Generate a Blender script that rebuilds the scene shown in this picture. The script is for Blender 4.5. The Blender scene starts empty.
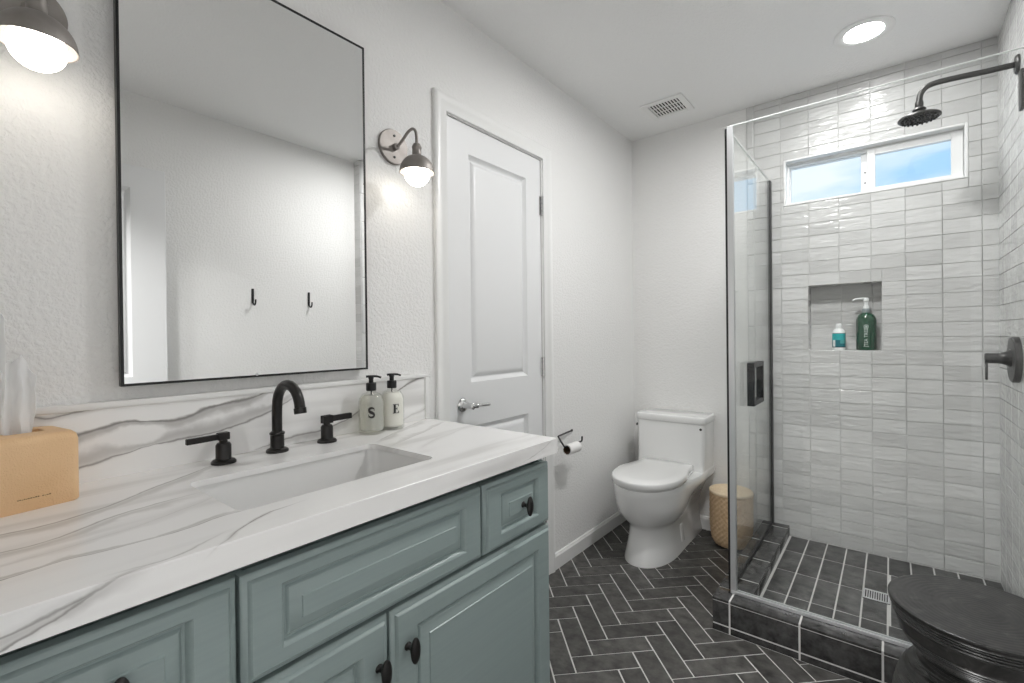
import bpy, bmesh, math, random
from mathutils import Vector, Matrix, noise as mnoise

random.seed(7)
PI = math.pi
S = bpy.context.scene
COL = S.collection

# ------------------------------------------------------------------ camera
R2 = Vector((0.7787138, 0.62728375, -0.01095081))
U2 = Vector((0.00529058, 0.01088848, 0.99992672))
F2 = Vector((-0.62735702, 0.77871467, -0.00516032))
cam = bpy.data.cameras.new('camera')
cam.sensor_width = 36.0
cam.lens = 469.2665 / 1024 * 36.0
cam.shift_y = -3.253 / 1024
cam.clip_start = 0.02
cam_o = bpy.data.objects.new('camera', cam)
M4 = Matrix((R2, U2, -F2)).transposed().to_4x4()
M4.translation = Vector((1.31597775, 0.0, 1.17086666))
cam_o.matrix_world = M4
COL.objects.link(cam_o)
S.camera = cam_o

# ------------------------------------------------------------------ exposure
S.view_settings.view_transform = 'Standard'
S.view_settings.look = 'None'
S.view_settings.exposure = 0.12
S.view_settings.gamma = 1.0
S.view_settings.use_curve_mapping = False
S.cycles.max_bounces = 16
S.cycles.diffuse_bounces = 8
S.cycles.glossy_bounces = 6
S.cycles.transmission_bounces = 8
S.cycles.transparent_max_bounces = 24
S.cycles.caustics_reflective = False
S.cycles.caustics_refractive = False
S.cycles.sample_clamp_indirect = 6.0

# ------------------------------------------------------------------ sky
W = bpy.data.worlds.new('sky')
S.world = W
W.use_nodes = True
wt = W.node_tree
wt.nodes.clear()
def wn(t, **k):
    n = wt.nodes.new(t)
    for a, b in k.items(): setattr(n, a, b)
    return n
tc = wn('ShaderNodeTexCoord')
mp = wn('ShaderNodeMapping'); mp.inputs['Scale'].default_value = (2.0, 2.0, 6.0)
nz = wn('ShaderNodeTexNoise'); nz.inputs['Scale'].default_value = 1.7; nz.inputs['Detail'].default_value = 6
rp = wn('ShaderNodeValToRGB')
rp.color_ramp.elements[0].position = 0.46; rp.color_ramp.elements[0].color = (0.40, 0.67, 0.96, 1)
rp.color_ramp.elements[1].position = 0.64; rp.color_ramp.elements[1].color = (0.86, 0.93, 1.0, 1)
bg = wn('ShaderNodeBackground'); bg.inputs['Strength'].default_value = 1.15
wo = wn('ShaderNodeOutputWorld')
wt.links.new(tc.outputs['Generated'], mp.inputs['Vector'])
wt.links.new(mp.outputs['Vector'], nz.inputs['Vector'])
wt.links.new(nz.outputs['Fac'], rp.inputs['Fac'])
wt.links.new(rp.outputs['Color'], bg.inputs['Color'])
wt.links.new(bg.outputs['Background'], wo.inputs['Surface'])

# ------------------------------------------------------------------ light levels (sconces and shower can are fixtures in view; the others are added fill)
SCONCE_EMIT = 9.0
CAN_EMIT = 78.0
FILL_CAN_EMIT = 345.0  # added ceiling can out of view, fills the room with light
NEXT_ROOM_FILL_W = 62.0      # two fill lamps added unseen in the room behind the doorway

def area_lamp(name, loc, size, power, color=(1, 0.995, 0.99)):
    l = bpy.data.lights.new(name, 'AREA'); l.shape = 'DISK'; l.size = size; l.energy = power; l.color = color
    o = bpy.data.objects.new(name, l); o.location = loc; COL.objects.link(o)
    return o
area_lamp('fill_lamp', (0.35, -0.80, 2.40), 0.5, NEXT_ROOM_FILL_W)
area_lamp('fill_lamp', (0.95, -1.15, 2.40), 0.5, NEXT_ROOM_FILL_W)

# ------------------------------------------------------------------ materials
def new_mat(name):
    m = bpy.data.materials.new(name); m.use_nodes = True
    nt = m.node_tree
    b = nt.nodes.get('Principled BSDF')
    return m, nt, b
def N(nt, t, **k):
    n = nt.nodes.new(t)
    for a, b in k.items():
        if a in n.inputs: n.inputs[a].default_value = b
        else: setattr(n, a, b)
    return n
def L(nt, a, b): nt.links.new(a, b)
def srgb(r, g, b):
    f = lambda c: c / 12.92 if c <= 0.04045 else ((c + 0.055) / 1.055) ** 2.4
    return (f(r / 255), f(g / 255), f(b / 255), 1)
def ramp(nt, fac, stops):
    r = nt.nodes.new('ShaderNodeValToRGB')
    e = r.color_ramp.elements
    while len(e) > 1: e.remove(e[0])
    e[0].position = stops[0][0]; e[0].color = stops[0][1]
    for p, c in stops[1:]:
        q = e.new(p); q.color = c
    L(nt, fac, r.inputs['Fac'])
    return r.outputs['Color']
def coords(nt, scale=(1, 1, 1), rot=(0, 0, 0)):
    t = nt.nodes.new('ShaderNodeTexCoord'); m = nt.nodes.new('ShaderNodeMapping')
    m.inputs['Scale'].default_value = scale; m.inputs['Rotation'].default_value = rot
    L(nt, t.outputs['Object'], m.inputs['Vector'])
    return m.outputs['Vector']
def bump(nt, b, h, strength=0.3, dist=0.01):
    n = N(nt, 'ShaderNodeBump', Strength=strength, Distance=dist)
    L(nt, h, n.inputs['Height']); L(nt, n.outputs['Normal'], b.inputs['Normal'])
    return n
def simple(name, color, rough=0.5, metal=0.0, coat=0.0, spec=0.5):
    m, nt, b = new_mat(name)
    b.inputs['Base Color'].default_value = color
    b.inputs['Roughness'].default_value = rough
    b.inputs['Metallic'].default_value = metal
    b.inputs['Coat Weight'].default_value = coat
    b.inputs['Specular IOR Level'].default_value = spec
    return m
def noisy(name, c1, c2, scale=8, rough=0.5, metal=0.0, bstr=0.0, bscale=80, bdist=0.002, spec=0.5):
    m, nt, b = new_mat(name)
    v = coords(nt)
    n = N(nt, 'ShaderNodeTexNoise', Scale=scale, Detail=5.0); L(nt, v, n.inputs['Vector'])
    L(nt, ramp(nt, n.outputs['Fac'], [(0.3, c1), (0.7, c2)]), b.inputs['Base Color'])
    b.inputs['Roughness'].default_value = rough; b.inputs['Metallic'].default_value = metal
    b.inputs['Specular IOR Level'].default_value = spec
    if bstr:
        n2 = N(nt, 'ShaderNodeTexNoise', Scale=bscale, Detail=3.0); L(nt, v, n2.inputs['Vector'])
        bump(nt, b, n2.outputs['Fac'], bstr, bdist)
    return m

def wall_paint(name, col, strength=0.55):
    m, nt, b = new_mat(name)
    b.inputs['Base Color'].default_value = col; b.inputs['Roughness'].default_value = 0.55
    b.inputs['Specular IOR Level'].default_value = 0.3
    v = coords(nt)
    n = N(nt, 'ShaderNodeTexNoise', Scale=95.0, Detail=3.0, Roughness=0.55, Distortion=0.3); L(nt, v, n.inputs['Vector'])
    h = ramp(nt, n.outputs['Fac'], [(0.38, (0, 0, 0, 1)), (0.62, (1, 1, 1, 1))])
    bump(nt, b, h, strength, 0.0018)
    return m
M_WALL = wall_paint('painted_plaster', (0.80, 0.797, 0.788, 1), 0.60)
M_CEIL = wall_paint('ceiling_plaster', (0.84, 0.84, 0.835, 1), 0.5)
M_TRIM = simple('white_trim_paint', (0.80, 0.80, 0.79, 1), 0.32)
M_DOOR = simple('white_door_paint', (0.76, 0.765, 0.77, 1), 0.38)
M_PORC = simple('glazed_porcelain', (0.84, 0.84, 0.835, 1), 0.10, coat=0.4)
M_VINYL = simple('white_vinyl', (0.86, 0.86, 0.86, 1), 0.3)
M_BLACK = simple('matte_black_metal', (0.010, 0.010, 0.011, 1), 0.42, 0.0, spec=0.4)
M_BRONZE = noisy('dark_bronze', (0.018, 0.017, 0.017, 1), (0.035, 0.033, 0.032, 1), 14, 0.34, 0.6)
M_GUN = noisy('gunmetal', (0.050, 0.049, 0.048, 1), (0.075, 0.073, 0.072, 1), 12, 0.40, 0.6)
M_PEWTER = noisy('brushed_pewter', (0.25, 0.23, 0.215, 1), (0.36, 0.335, 0.315, 1), 18, 0.52, 0.75)
M_CHROME = simple('chrome', (0.72, 0.72, 0.72, 1), 0.12, 1.0)
M_ALU = simple('satin_aluminium', (0.70, 0.71, 0.72, 1), 0.38, 0.7)
M_SCREW = simple('dark_screw', (0.01, 0.01, 0.01, 1), 0.4)
M_RUBBER = simple('black_seal', (0.01, 0.01, 0.011, 1), 0.45)
M_NEARBLACK = simple('near_black', (0.008, 0.008, 0.008, 1), 0.9)  # near-black; stands in for shade in the vent and drain gaps

def teal():
    m, nt, b = new_mat('teal_cabinet_paint')
    v = coords(nt, (60, 1.5, 60))
    n = N(nt, 'ShaderNodeTexNoise', Scale=2.0, Detail=3.0); L(nt, v, n.inputs['Vector'])
    L(nt, ramp(nt, n.outputs['Fac'], [(0.3, srgb(137, 151, 150)), (0.7, srgb(141, 155, 154))]), b.inputs['Base Color'])
    b.inputs['Roughness'].default_value = 0.36
    bump(nt, b, n.outputs['Fac'], 0.03, 0.0005)
    return m
M_TEAL = teal()

def marble(name, veins, lo, hi, wall):
    """white marble. veins: (line width, soft width, soft offset, strength, [(y, across) ...]); across = Z on the backsplash,
    X on the countertop (running on over the front edge)"""
    m, nt, b = new_mat(name)
    tcn = nt.nodes.new('ShaderNodeTexCoord'); sep = nt.nodes.new('ShaderNodeSeparateXYZ')
    L(nt, tcn.outputs['Object'], sep.inputs[0])
    def ma(op, a, c=0.0):
        n = nt.nodes.new('ShaderNodeMath'); n.operation = op
        for i, q in enumerate((a, c)):
            if isinstance(q, (int, float)): n.inputs[i].default_value = q
            else: L(nt, q, n.inputs[i])
        return n.outputs[0]
    def mr(v, a, c, d=0.0, e=1.0):
        n = nt.nodes.new('ShaderNodeMapRange'); n.interpolation_type = 'SMOOTHSTEP'
        L(nt, v, n.inputs['Value'])
        for k, q in zip(('From Min', 'From Max', 'To Min', 'To Max'), (a, c, d, e)): n.inputs[k].default_value = q
        return n.outputs[0]
    def nz2(ky, ka, seed, detail=4.0, rough=0.55):
        cmb = nt.nodes.new('ShaderNodeCombineXYZ'); L(nt, ma('MULTIPLY', Y, ky), cmb.inputs[0]); L(nt, ma('MULTIPLY', A, ka), cmb.inputs[1]); cmb.inputs[2].default_value = seed
        n = N(nt, 'ShaderNodeTexNoise', Scale=1.0, Detail=detail, Roughness=rough); L(nt, cmb.outputs[0], n.inputs['Vector'])
        return n.outputs['Fac']
    X, Y, Z = sep.outputs
    A = Z if wall else ma('ADD', X, ma('SUBTRACT', 0.8757, Z))
    wob = ma('MULTIPLY', ma('SUBTRACT', nz2(16.0, 30.0, 2.2, 5.0), 0.5), 0.016)
    wide = mr(nz2(9.0, 8.0, 6.1), 0.30, 0.70, 0.35, 1.5)
    Aw = ma('ADD', A, wob)
    line_sum, soft_sum = 0.0, 0.0
    for wl, ws, off, k, pts in veins:
        y0, y1 = pts[0][0], pts[-1][0]
        fc = nt.nodes.new('ShaderNodeFloatCurve'); cu = fc.mapping.curves[0]
        norm = [((y - y0) / (y1 - y0), (a - lo) / (hi - lo)) for y, a in pts]
        cu.points[0].location = norm[0]; cu.points[-1].location = norm[-1]
        for q in norm[1:-1]: cu.points.new(*q)
        fc.mapping.update()
        L(nt, ma('DIVIDE', ma('SUBTRACT', Y, y0), y1 - y0), fc.inputs['Value'])
        f = ma('ADD', ma('MULTIPLY', fc.outputs[0], hi - lo), lo)
        d = ma('DIVIDE', ma('SUBTRACT', Aw, f), wide)
        fade = ma('MULTIPLY', mr(Y, y0 - 0.05, y0 + 0.03), mr(Y, y1 - 0.04, y1 + 0.06, 1.0, 0.0))
        ln = ma('MULTIPLY', mr(ma('ABSOLUTE', d), 0.0, wl, 1.0, 0.0), fade)
        sf = ma('MULTIPLY', mr(ma('ABSOLUTE', ma('SUBTRACT', d, off)), 0.0, ws, 1.0, 0.0), fade)
        line_sum = ma('MAXIMUM', ma('MULTIPLY', ln, k), line_sum); soft_sum = ma('MAXIMUM', ma('MULTIPLY', sf, k), soft_sum)
    # faint clouding drawn out along the veins
    cloud = mr(nz2(1.3, 13.0, 5.1, 3.0, 0.45), 0.50 if wall else 0.47, 0.72, 0.0, 0.55 if wall else 0.62)
    soft_all = ma('MAXIMUM', soft_sum, cloud)
    base = N(nt, 'ShaderNodeMix', data_type='RGBA')
    base.inputs['A'].default_value = (0.86, 0.857, 0.852, 1); base.inputs['B'].default_value = (0.40, 0.388, 0.375, 1)
    L(nt, ma('MULTIPLY', soft_all, 0.72), base.inputs['Factor'])
    top = N(nt, 'ShaderNodeMix', data_type='RGBA')
    L(nt, base.outputs['Result'], top.inputs['A']); top.inputs['B'].default_value = (0.19, 0.18, 0.17, 1)
    L(nt, ma('MULTIPLY', line_sum, 0.85), top.inputs['Factor'])
    L(nt, top.outputs['Result'], b.inputs['Base Color'])
    b.inputs['Roughness'].default_value = 0.24
    return m
TOP_VEINS = [
    (0.004, 0.022, 0.012, 0.75, [(0.0, 0.255), (0.0642, 0.2572), (0.0958, 0.262), (0.1299, 0.2584), (0.167, 0.2452), (0.2136, 0.2193), (0.2567, 0.1854), (0.3029, 0.1543), (0.3551, 0.1191), (0.42, 0.075)]),
    (0.004, 0.020, 0.014, 0.70, [(0.0, 0.352), (0.0585, 0.3472), (0.0967, 0.3485), (0.1366, 0.3341), (0.1776, 0.3081), (0.2195, 0.2921), (0.2871, 0.2817)]),
    (0.0028, 0.012, -0.008, 0.85, [(0.0, 0.463), (0.0513, 0.4602), (0.0833, 0.4531), (0.1118, 0.4464), (0.1436, 0.456), (0.1797, 0.459), (0.2142, 0.4622), (0.2531, 0.4594), (0.2902, 0.449), (0.3223, 0.4481)]),
    (0.0010, 0.026, 0.0, 0.36, [(0.0, 0.405), (0.10, 0.402), (0.20, 0.385), (0.33, 0.33)]),
    (0.0022, 0.006, 0.0, 0.45, [(0.1717, 0.5549), (0.1965, 0.5556), (0.2484, 0.5378)]),
    (0.0026, 0.008, 0.0, 0.75, [(0.2825, 0.5429), (0.3321, 0.5062), (0.3822, 0.4911)]),
    (0.0030, 0.024, 0.014, 0.62, [(0.8091, 0.1729), (0.8758, 0.1346), (0.9344, 0.1023), (1.0115, 0.0666), (1.08, 0.03)]),
    (0.0030, 0.020, -0.010, 0.60, [(0.7973, 0.2534), (0.8757, 0.2199), (0.9588, 0.1891), (1.0314, 0.1536), (1.10, 0.12)]),
    (0.0010, 0.016, 0.0, 0.34, [(0.8355, 0.3333), (0.917, 0.2948), (0.9857, 0.2767), (1.09, 0.24)]),
    (0.0030, 0.016, 0.006, 0.70, [(0.0, 0.603), (0.0442, 0.5918), (0.0829, 0.5841), (0.1247, 0.5746), (0.15, 0.566)]),
    (0.0028, 0.006, -0.002, 0.75, [(0.0, 0.622), (0.044, 0.6068), (0.0869, 0.5906), (0.136, 0.5695)]),
    (0.0020, 0.006, 0.0, 0.50, [(0.9954, 0.5999), (1.0459, 0.5887), (1.09, 0.575)]),
]
BACK_VEINS = [
    (0.0060, 0.016, -0.007, 1.0, [(0.10, 0.958), (0.1908, 0.9767), (0.2279, 0.9851), (0.2724, 0.9934), (0.3034, 0.9885), (0.3533, 0.9834), (0.3823, 0.9862), (0.419, 1.0009), (0.4935, 1.0118), (0.5628, 1.0252)]),
    (0.0035, 0.022, 0.012, 0.85, [(0.08, 0.885), (0.1946, 0.912), (0.251, 0.921), (0.3018, 0.9307), (0.3586, 0.9362), (0.4182, 0.9376), (0.5341, 0.9624), (0.6269, 0.9992)]),
    (0.0040, 0.018, -0.006, 0.80, [(0.5516, 0.883), (0.6116, 0.8934), (0.7075, 0.8997), (0.7948, 0.9159), (0.851, 0.9454), (0.8917, 0.9692)]),
    (0.0050, 0.012, 0.0, 0.95, [(0.97, 0.978), (0.9945, 0.9881), (1.0592, 1.0184), (1.1372, 1.0266)]),
    (0.0030, 0.010, 0.0, 0.8, [(0.03, 1.020), (0.1221, 1.0223), (0.1442, 1.0164), (0.1674, 1.0211), (0.2085, 1.0263)]),
    (0.0012, 0.014, 0.0, 0.5, [(0.9845, 0.8792), (1.0708, 0.9031), (1.1355, 0.9198)]),
]
M_MARBLE = marble('marble_countertop', TOP_VEINS, 0.0, 0.65, False)
M_MARBLE_V = marble('marble_backsplash', BACK_VEINS, 0.86, 1.05, True)

def tile_mat(name, c1, c2, rough, bscale, bstr, mott, mscale, bdist=0.004, coat=0.0):
    """each tile is its own island: tone varies from tile to tile"""
    m, nt, b = new_mat(name)
    gi = nt.nodes.new('ShaderNodeNewGeometry')
    v = coords(nt)
    base = ramp(nt, gi.outputs['Random Per Island'], [(0.0, c1), (1.0, c2)])
    n = N(nt, 'ShaderNodeTexNoise', Scale=mscale, Detail=6.0, Roughness=0.6); L(nt, v, n.inputs['Vector'])
    mm = N(nt, 'ShaderNodeMix', data_type='RGBA', blend_type='MULTIPLY'); mm.inputs['Factor'].default_value = 1.0
    L(nt, base, mm.inputs['A'])
    L(nt, ramp(nt, n.outputs['Fac'], [(0.3, (1 - mott,) * 3 + (1,)), (0.7, (1 + mott,) * 3 + (1,))]), mm.inputs['B'])
    L(nt, mm.outputs['Result'], b.inputs['Base Color'])
    b.inputs['Roughness'].default_value = rough
    b.inputs['Coat Weight'].default_value = coat
    # offset the relief by the island so neighbours do not run into each other
    add = nt.nodes.new('ShaderNodeVectorMath'); add.operation = 'ADD'
    comb = nt.nodes.new('ShaderNodeVectorMath'); comb.operation = 'SCALE'; comb.inputs[0].default_value = (7, 13, 19)
    L(nt, gi.outputs['Random Per Island'], comb.inputs['Scale'])
    L(nt, v, add.inputs[0]); L(nt, comb.outputs[0], add.inputs[1])
    n2 = N(nt, 'ShaderNodeTexNoise', Scale=bscale, Detail=2.0, Roughness=0.45, Distortion=0.3)
    if bscale == 1.0:
        sc = nt.nodes.new('ShaderNodeMapping'); sc.inputs['Scale'].default_value = (16, 16, 55); L(nt, add.outputs[0], sc.inputs['Vector']); L(nt, sc.outputs[0], n2.inputs['Vector'])
    else: L(nt, add.outputs[0], n2.inputs['Vector'])
    bump(nt, b, n2.outputs['Fac'], bstr, bdist)
    return m
M_ZELL = tile_mat('glazed_wall_tile', (0.57, 0.57, 0.565, 1), (0.69, 0.69, 0.685, 1), 0.18, 1.0, 0.7, 0.04, 14, 0.006)
M_ZGROUT = simple('pale_grout', (0.66, 0.66, 0.655, 1), 0.8)
M_SLATE = tile_mat('dark_slate_tile', (0.050, 0.048, 0.045, 1), (0.082, 0.079, 0.074, 1), 0.40, 60, 0.35, 0.65, 22, 0.002)
M_SLATE2 = tile_mat('shower_slate_tile', (0.060, 0.059, 0.058, 1), (0.105, 0.104, 0.102, 1), 0.36, 60, 0.35, 0.65, 20, 0.002)
M_SLATE3 = tile_mat('curb_slate_tile', (0.042, 0.041, 0.041, 1), (0.066, 0.065, 0.064, 1), 0.22, 60, 0.45, 0.6, 30, 0.002)
M_FGROUT = simple('floor_grout', (0.66, 0.65, 0.635, 1), 0.85)

def glass_mat(name, tint, refl=1.0, haze=0.0):
    m, nt, b = new_mat(name); nt.nodes.remove(b)
    out = nt.nodes.get('Material Output')
    g = nt.nodes.new('ShaderNodeNewGeometry')
    mx = N(nt, 'ShaderNodeMapRange'); mx.inputs['To Min'].default_value = 1.5; mx.inputs['To Max'].default_value = 1 / 1.5
    L(nt, g.outputs['Backfacing'], mx.inputs['Value'])
    fr = nt.nodes.new('ShaderNodeFresnel'); L(nt, mx.outputs[0], fr.inputs['IOR'])
    mul = N(nt, 'ShaderNodeMath', operation='MULTIPLY'); mul.inputs[1].default_value = refl; L(nt, fr.outputs[0], mul.inputs[0])
    tr = nt.nodes.new('ShaderNodeBsdfTransparent'); tr.inputs['Color'].default_value = tint
    gl = nt.nodes.new('ShaderNodeBsdfGlossy'); gl.inputs['Roughness'].default_value = 0.0; gl.inputs['Color'].default_value = (1, 1, 1, 1)
    ms = nt.nodes.new('ShaderNodeMixShader')
    L(nt, mul.outputs[0], ms.inputs[0]); L(nt, tr.outputs[0], ms.inputs[1]); L(nt, gl.outputs[0], ms.inputs[2])
    src = ms.outputs[0]
    if haze:
        df = nt.nodes.new('ShaderNodeBsdfDiffuse'); df.inputs['Color'].default_value = (0.95, 0.97, 0.96, 1)
        m2 = nt.nodes.new('ShaderNodeMixShader'); m2.inputs[0].default_value = haze
        L(nt, src, m2.inputs[1]); L(nt, df.outputs[0], m2.inputs[2]); src = m2.outputs[0]
    L(nt, src, out.inputs['Surface'])
    return m
M_GLASS = glass_mat('clear_glass', (0.985, 0.992, 0.988, 1), 0.65)
M_EDGE_GLINT = glass_mat('edge_glint_white', (0.85, 0.92, 0.89, 1), 1.0, 0.85)  # white mixed in to paint the glint along the glass edge
M_PANE = glass_mat('window_glass', (0.97, 0.98, 0.98, 1), 0.8)
M_BOTTLE = glass_mat('bottle_glass', (0.95, 0.955, 0.94, 1), 1.0, 0.06)
M_SOAP = glass_mat('clear_soap', (0.92, 0.90, 0.84, 1), 0.4, 0.28)
M_LOTION = simple('cream_lotion', (0.86, 0.845, 0.79, 1), 0.35)

m, nt, b = new_mat('mirror_silver')
b.inputs['Base Color'].default_value = (0.90, 0.905, 0.90, 1); b.inputs['Metallic'].default_value = 1; b.inputs['Roughness'].default_value = 0.0
M_MIRROR = m

def emit(name, col, strength):
    m, nt, b = new_mat(name)
    b.inputs['Base Color'].default_value = (0.9, 0.9, 0.9, 1)
    b.inputs['Emission Color'].default_value = col; b.inputs['Emission Strength'].default_value = strength
    return m
M_GLOBE = emit('lit_opal_globe', (1.0, 0.93, 0.82, 1), SCONCE_EMIT)
M_LENS = emit('lit_lens', (1.0, 0.995, 0.985, 1), CAN_EMIT)

def leather():
    m, nt, b = new_mat('tan_leather')
    v = coords(nt)
    n = N(nt, 'ShaderNodeTexNoise', Scale=10.0, Detail=4.0); L(nt, v, n.inputs['Vector'])
    L(nt, ramp(nt, n.outputs['Fac'], [(0.3, srgb(226, 186, 140)), (0.7, srgb(235, 198, 155))]), b.inputs['Base Color'])
    vo = N(nt, 'ShaderNodeTexVoronoi', Scale=520.0, feature='SMOOTH_F1'); L(nt, v, vo.inputs['Vector'])
    b.inputs['Roughness'].default_value = 0.48
    bump(nt, b, vo.outputs['Distance'], 0.6, 0.0015)
    return m
M_LEATHER = leather()
M_STAMP = simple('stamped_print', srgb(120, 85, 50), 0.6)
M_TISSUE = simple('tissue_paper', (0.93, 0.93, 0.93, 1), 0.9, spec=0.1)
_nt = M_TISSUE.node_tree; _tr = _nt.nodes.new('ShaderNodeBsdfTranslucent'); _tr.inputs['Color'].default_value = (0.95, 0.95, 0.95, 1)
_mx = _nt.nodes.new('ShaderNodeMixShader'); _mx.inputs[0].default_value = 0.4
_nt.links.new(_nt.nodes['Principled BSDF'].outputs[0], _mx.inputs[1]); _nt.links.new(_tr.outputs[0], _mx.inputs[2]); _nt.links.new(_mx.outputs[0], _nt.nodes['Material Output'].inputs['Surface'])
M_PAPER = simple('toilet_paper', (0.84, 0.83, 0.82, 1), 0.95, spec=0.1)
M_CARD = noisy('brown_cardboard', (0.075, 0.045, 0.025, 1), (0.14, 0.085, 0.05, 1), 60, 0.9)
M_WICKER = noisy('woven_seagrass', srgb(200, 168, 132), srgb(222, 194, 158), 70, 0.75, 0, 0.4, 220, 0.002)
M_WICKER2 = noisy('pale_seagrass', srgb(226, 204, 172), srgb(240, 222, 194), 70, 0.75, 0, 0.4, 220, 0.002)
def black_wood():
    m, nt, b = new_mat('black_stained_wood')
    v = coords(nt)
    w = N(nt, 'ShaderNodeTexNoise', Scale=24.0, Detail=6.0, Distortion=1.5); L(nt, v, w.inputs['Vector'])
    L(nt, ramp(nt, w.outputs['Fac'], [(0.3, (0.014, 0.014, 0.014, 1)), (0.60, (0.034, 0.033, 0.032, 1)), (0.75, (0.075, 0.074, 0.072, 1))]), b.inputs['Base Color'])
    b.inputs['Roughness'].default_value = 0.30
    bump(nt, b, w.outputs['Fac'], 0.15, 0.002)
    return m
M_STOOL = black_wood()
M_GREEN = simple('green_bottle_plastic', (0.006, 0.062, 0.030, 1), 0.14, coat=0.5)
M_PUMPW = simple('white_pump_plastic', (0.82, 0.84, 0.84, 1), 0.35)
M_PUMPG = simple('grey_collar_plastic', (0.28, 0.32, 0.33, 1), 0.35)
M_INKW = simple('pale_print', (0.62, 0.72, 0.68, 1), 0.5)
M_WHITEP = simple('white_bottle_plastic', (0.84, 0.85, 0.85, 1), 0.3)
M_TEAL1 = simple('turquoise_print', srgb(30, 178, 182), 0.35)
M_TEAL2 = simple('dark_teal_print', srgb(0, 110, 122), 0.35)
M_TEAL3 = simple('mid_teal_print', srgb(70, 165, 165), 0.35)
M_NAVY = simple('dark_print_line', srgb(30, 60, 75), 0.4)
M_INK = simple('black_print', (0.01, 0.01, 0.01, 1), 0.4)

# ------------------------------------------------------------------ mesh helpers
def finish(bm, angle=35):
    bm.normal_update()
    lim = math.radians(angle)
    for f in bm.faces: f.smooth = True
    for e in bm.edges:
        if len(e.link_faces) == 2: e.smooth = e.calc_face_angle(0) < lim
        else: e.smooth = True
def world_loc(o):
    v = Vector((0, 0, 0))
    while o is not None:
        v += o.location; o = o.parent
    return v
def obj(name, bm, mats, parent=None, label=None, angle=35, kind=None, loc=None):
    """link a bmesh (given in world coordinates) as one mesh object; its origin is moved to loc, or to the parent's origin"""
    if not isinstance(mats, (list, tuple)): mats = [mats]
    finish(bm, angle)
    base = world_loc(parent) if parent is not None else Vector((0, 0, 0))
    org = Vector(loc) if loc is not None else base
    bmesh.ops.translate(bm, verts=bm.verts[:], vec=-org)
    me = bpy.data.meshes.new(name); bm.to_mesh(me); bm.free()
    for m in mats: me.materials.append(m)
    o = bpy.data.objects.new(name, me); COL.objects.link(o)
    o.parent = parent; o.location = org - base
    if label: o['label'] = label
    if kind: o['kind'] = kind
    return o
def thing(name, label, cat, loc, group=None):
    o = bpy.data.objects.new(name, None); o.empty_display_size = 0.05; COL.objects.link(o)
    o.location = loc; o['label'] = label; o['category'] = cat
    if group: o['group'] = group
    return o
def tag(o, label, cat, group=None):
    o['label'] = label; o['category'] = cat
    if group: o['group'] = group
    return o
def copy_tree(o, parent=None):
    c = o.copy(); COL.objects.link(c); c.parent = parent
    for ch in list(o.children): copy_tree(ch, c)
    return c
B = bmesh.new
def quad(bm, pts, mi=0):
    f = bm.faces.new([bm.verts.new(p) for p in pts]); f.material_index = mi; return f
def box(bm, lo, hi, bev=0.0, seg=2, mi=0, mat=None):
    g = bmesh.ops.create_cube(bm, size=1.0)
    vs = g['verts']
    for v in vs:
        v.co = Vector([lo[i] + (v.co[i] + 0.5) * (hi[i] - lo[i]) for i in range(3)])
        if mat is not None: v.co = mat @ v.co
    fs = set(f for v in vs for f in v.link_faces)
    for f in fs: f.material_index = mi
    if bev:
        es = list(set(e for v in vs for e in v.link_edges))
        r = bmesh.ops.bevel(bm, geom=es, offset=bev, segments=seg, affect='EDGES', profile=0.5)
        for f in r['faces']: f.material_index = mi
    return bm
def lathe(bm, prof, origin=(0, 0, 0), axis=(0, 0, 1), seg=40, mi=0, cap0=True, cap1=True, xdir=None):
    """prof: list of (radius, height along the axis)"""
    ax = Vector(axis).normalized(); o = Vector(origin)
    x = Vector(xdir) if xdir else (Vector((1, 0, 0)) if abs(ax.x) < 0.9 else Vector((0, 1, 0)))
    x = (x - ax * x.dot(ax)).normalized(); y = ax.cross(x)
    rings = []
    for r, h in prof:
        if r < 1e-6: rings.append([bm.verts.new(o + ax * h)])
        else: rings.append([bm.verts.new(o + ax * h + (x * math.cos(2 * PI * i / seg) + y * math.sin(2 * PI * i / seg)) * r) for i in range(seg)])
    def F(vs):
        try:
            f = bm.faces.new(vs); f.material_index = mi
        except ValueError: pass
    for a, c in zip(rings, rings[1:]):
        for i in range(seg):
            j = (i + 1) % seg
            if len(a) == 1 and len(c) == 1: continue
            if len(a) == 1: F([a[0], c[j], c[i]])
            elif len(c) == 1: F([a[i], a[j], c[0]])
            else: F([a[i], a[j], c[j], c[i]])
    if cap0 and len(rings[0]) > 1: F(list(reversed(rings[0])))
    if cap1 and len(rings[-1]) > 1: F(rings[-1])
    return bm
def catmull(pts, n=8):
    P = [Vector(p) for p in pts]; P = [P[0] * 2 - P[1]] + P + [P[-1] * 2 - P[-2]]
    out = []
    for i in range(1, len(P) - 2):
        a, b_, c, d = P[i - 1:i + 3]
        for k in range(n):
            t = k / n
            out.append(0.5 * ((2 * b_) + (c - a) * t + (2 * a - 5 * b_ + 4 * c - d) * t * t + (3 * b_ - a - 3 * c + d) * t ** 3))
    out.append(P[-2]); return out
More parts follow.
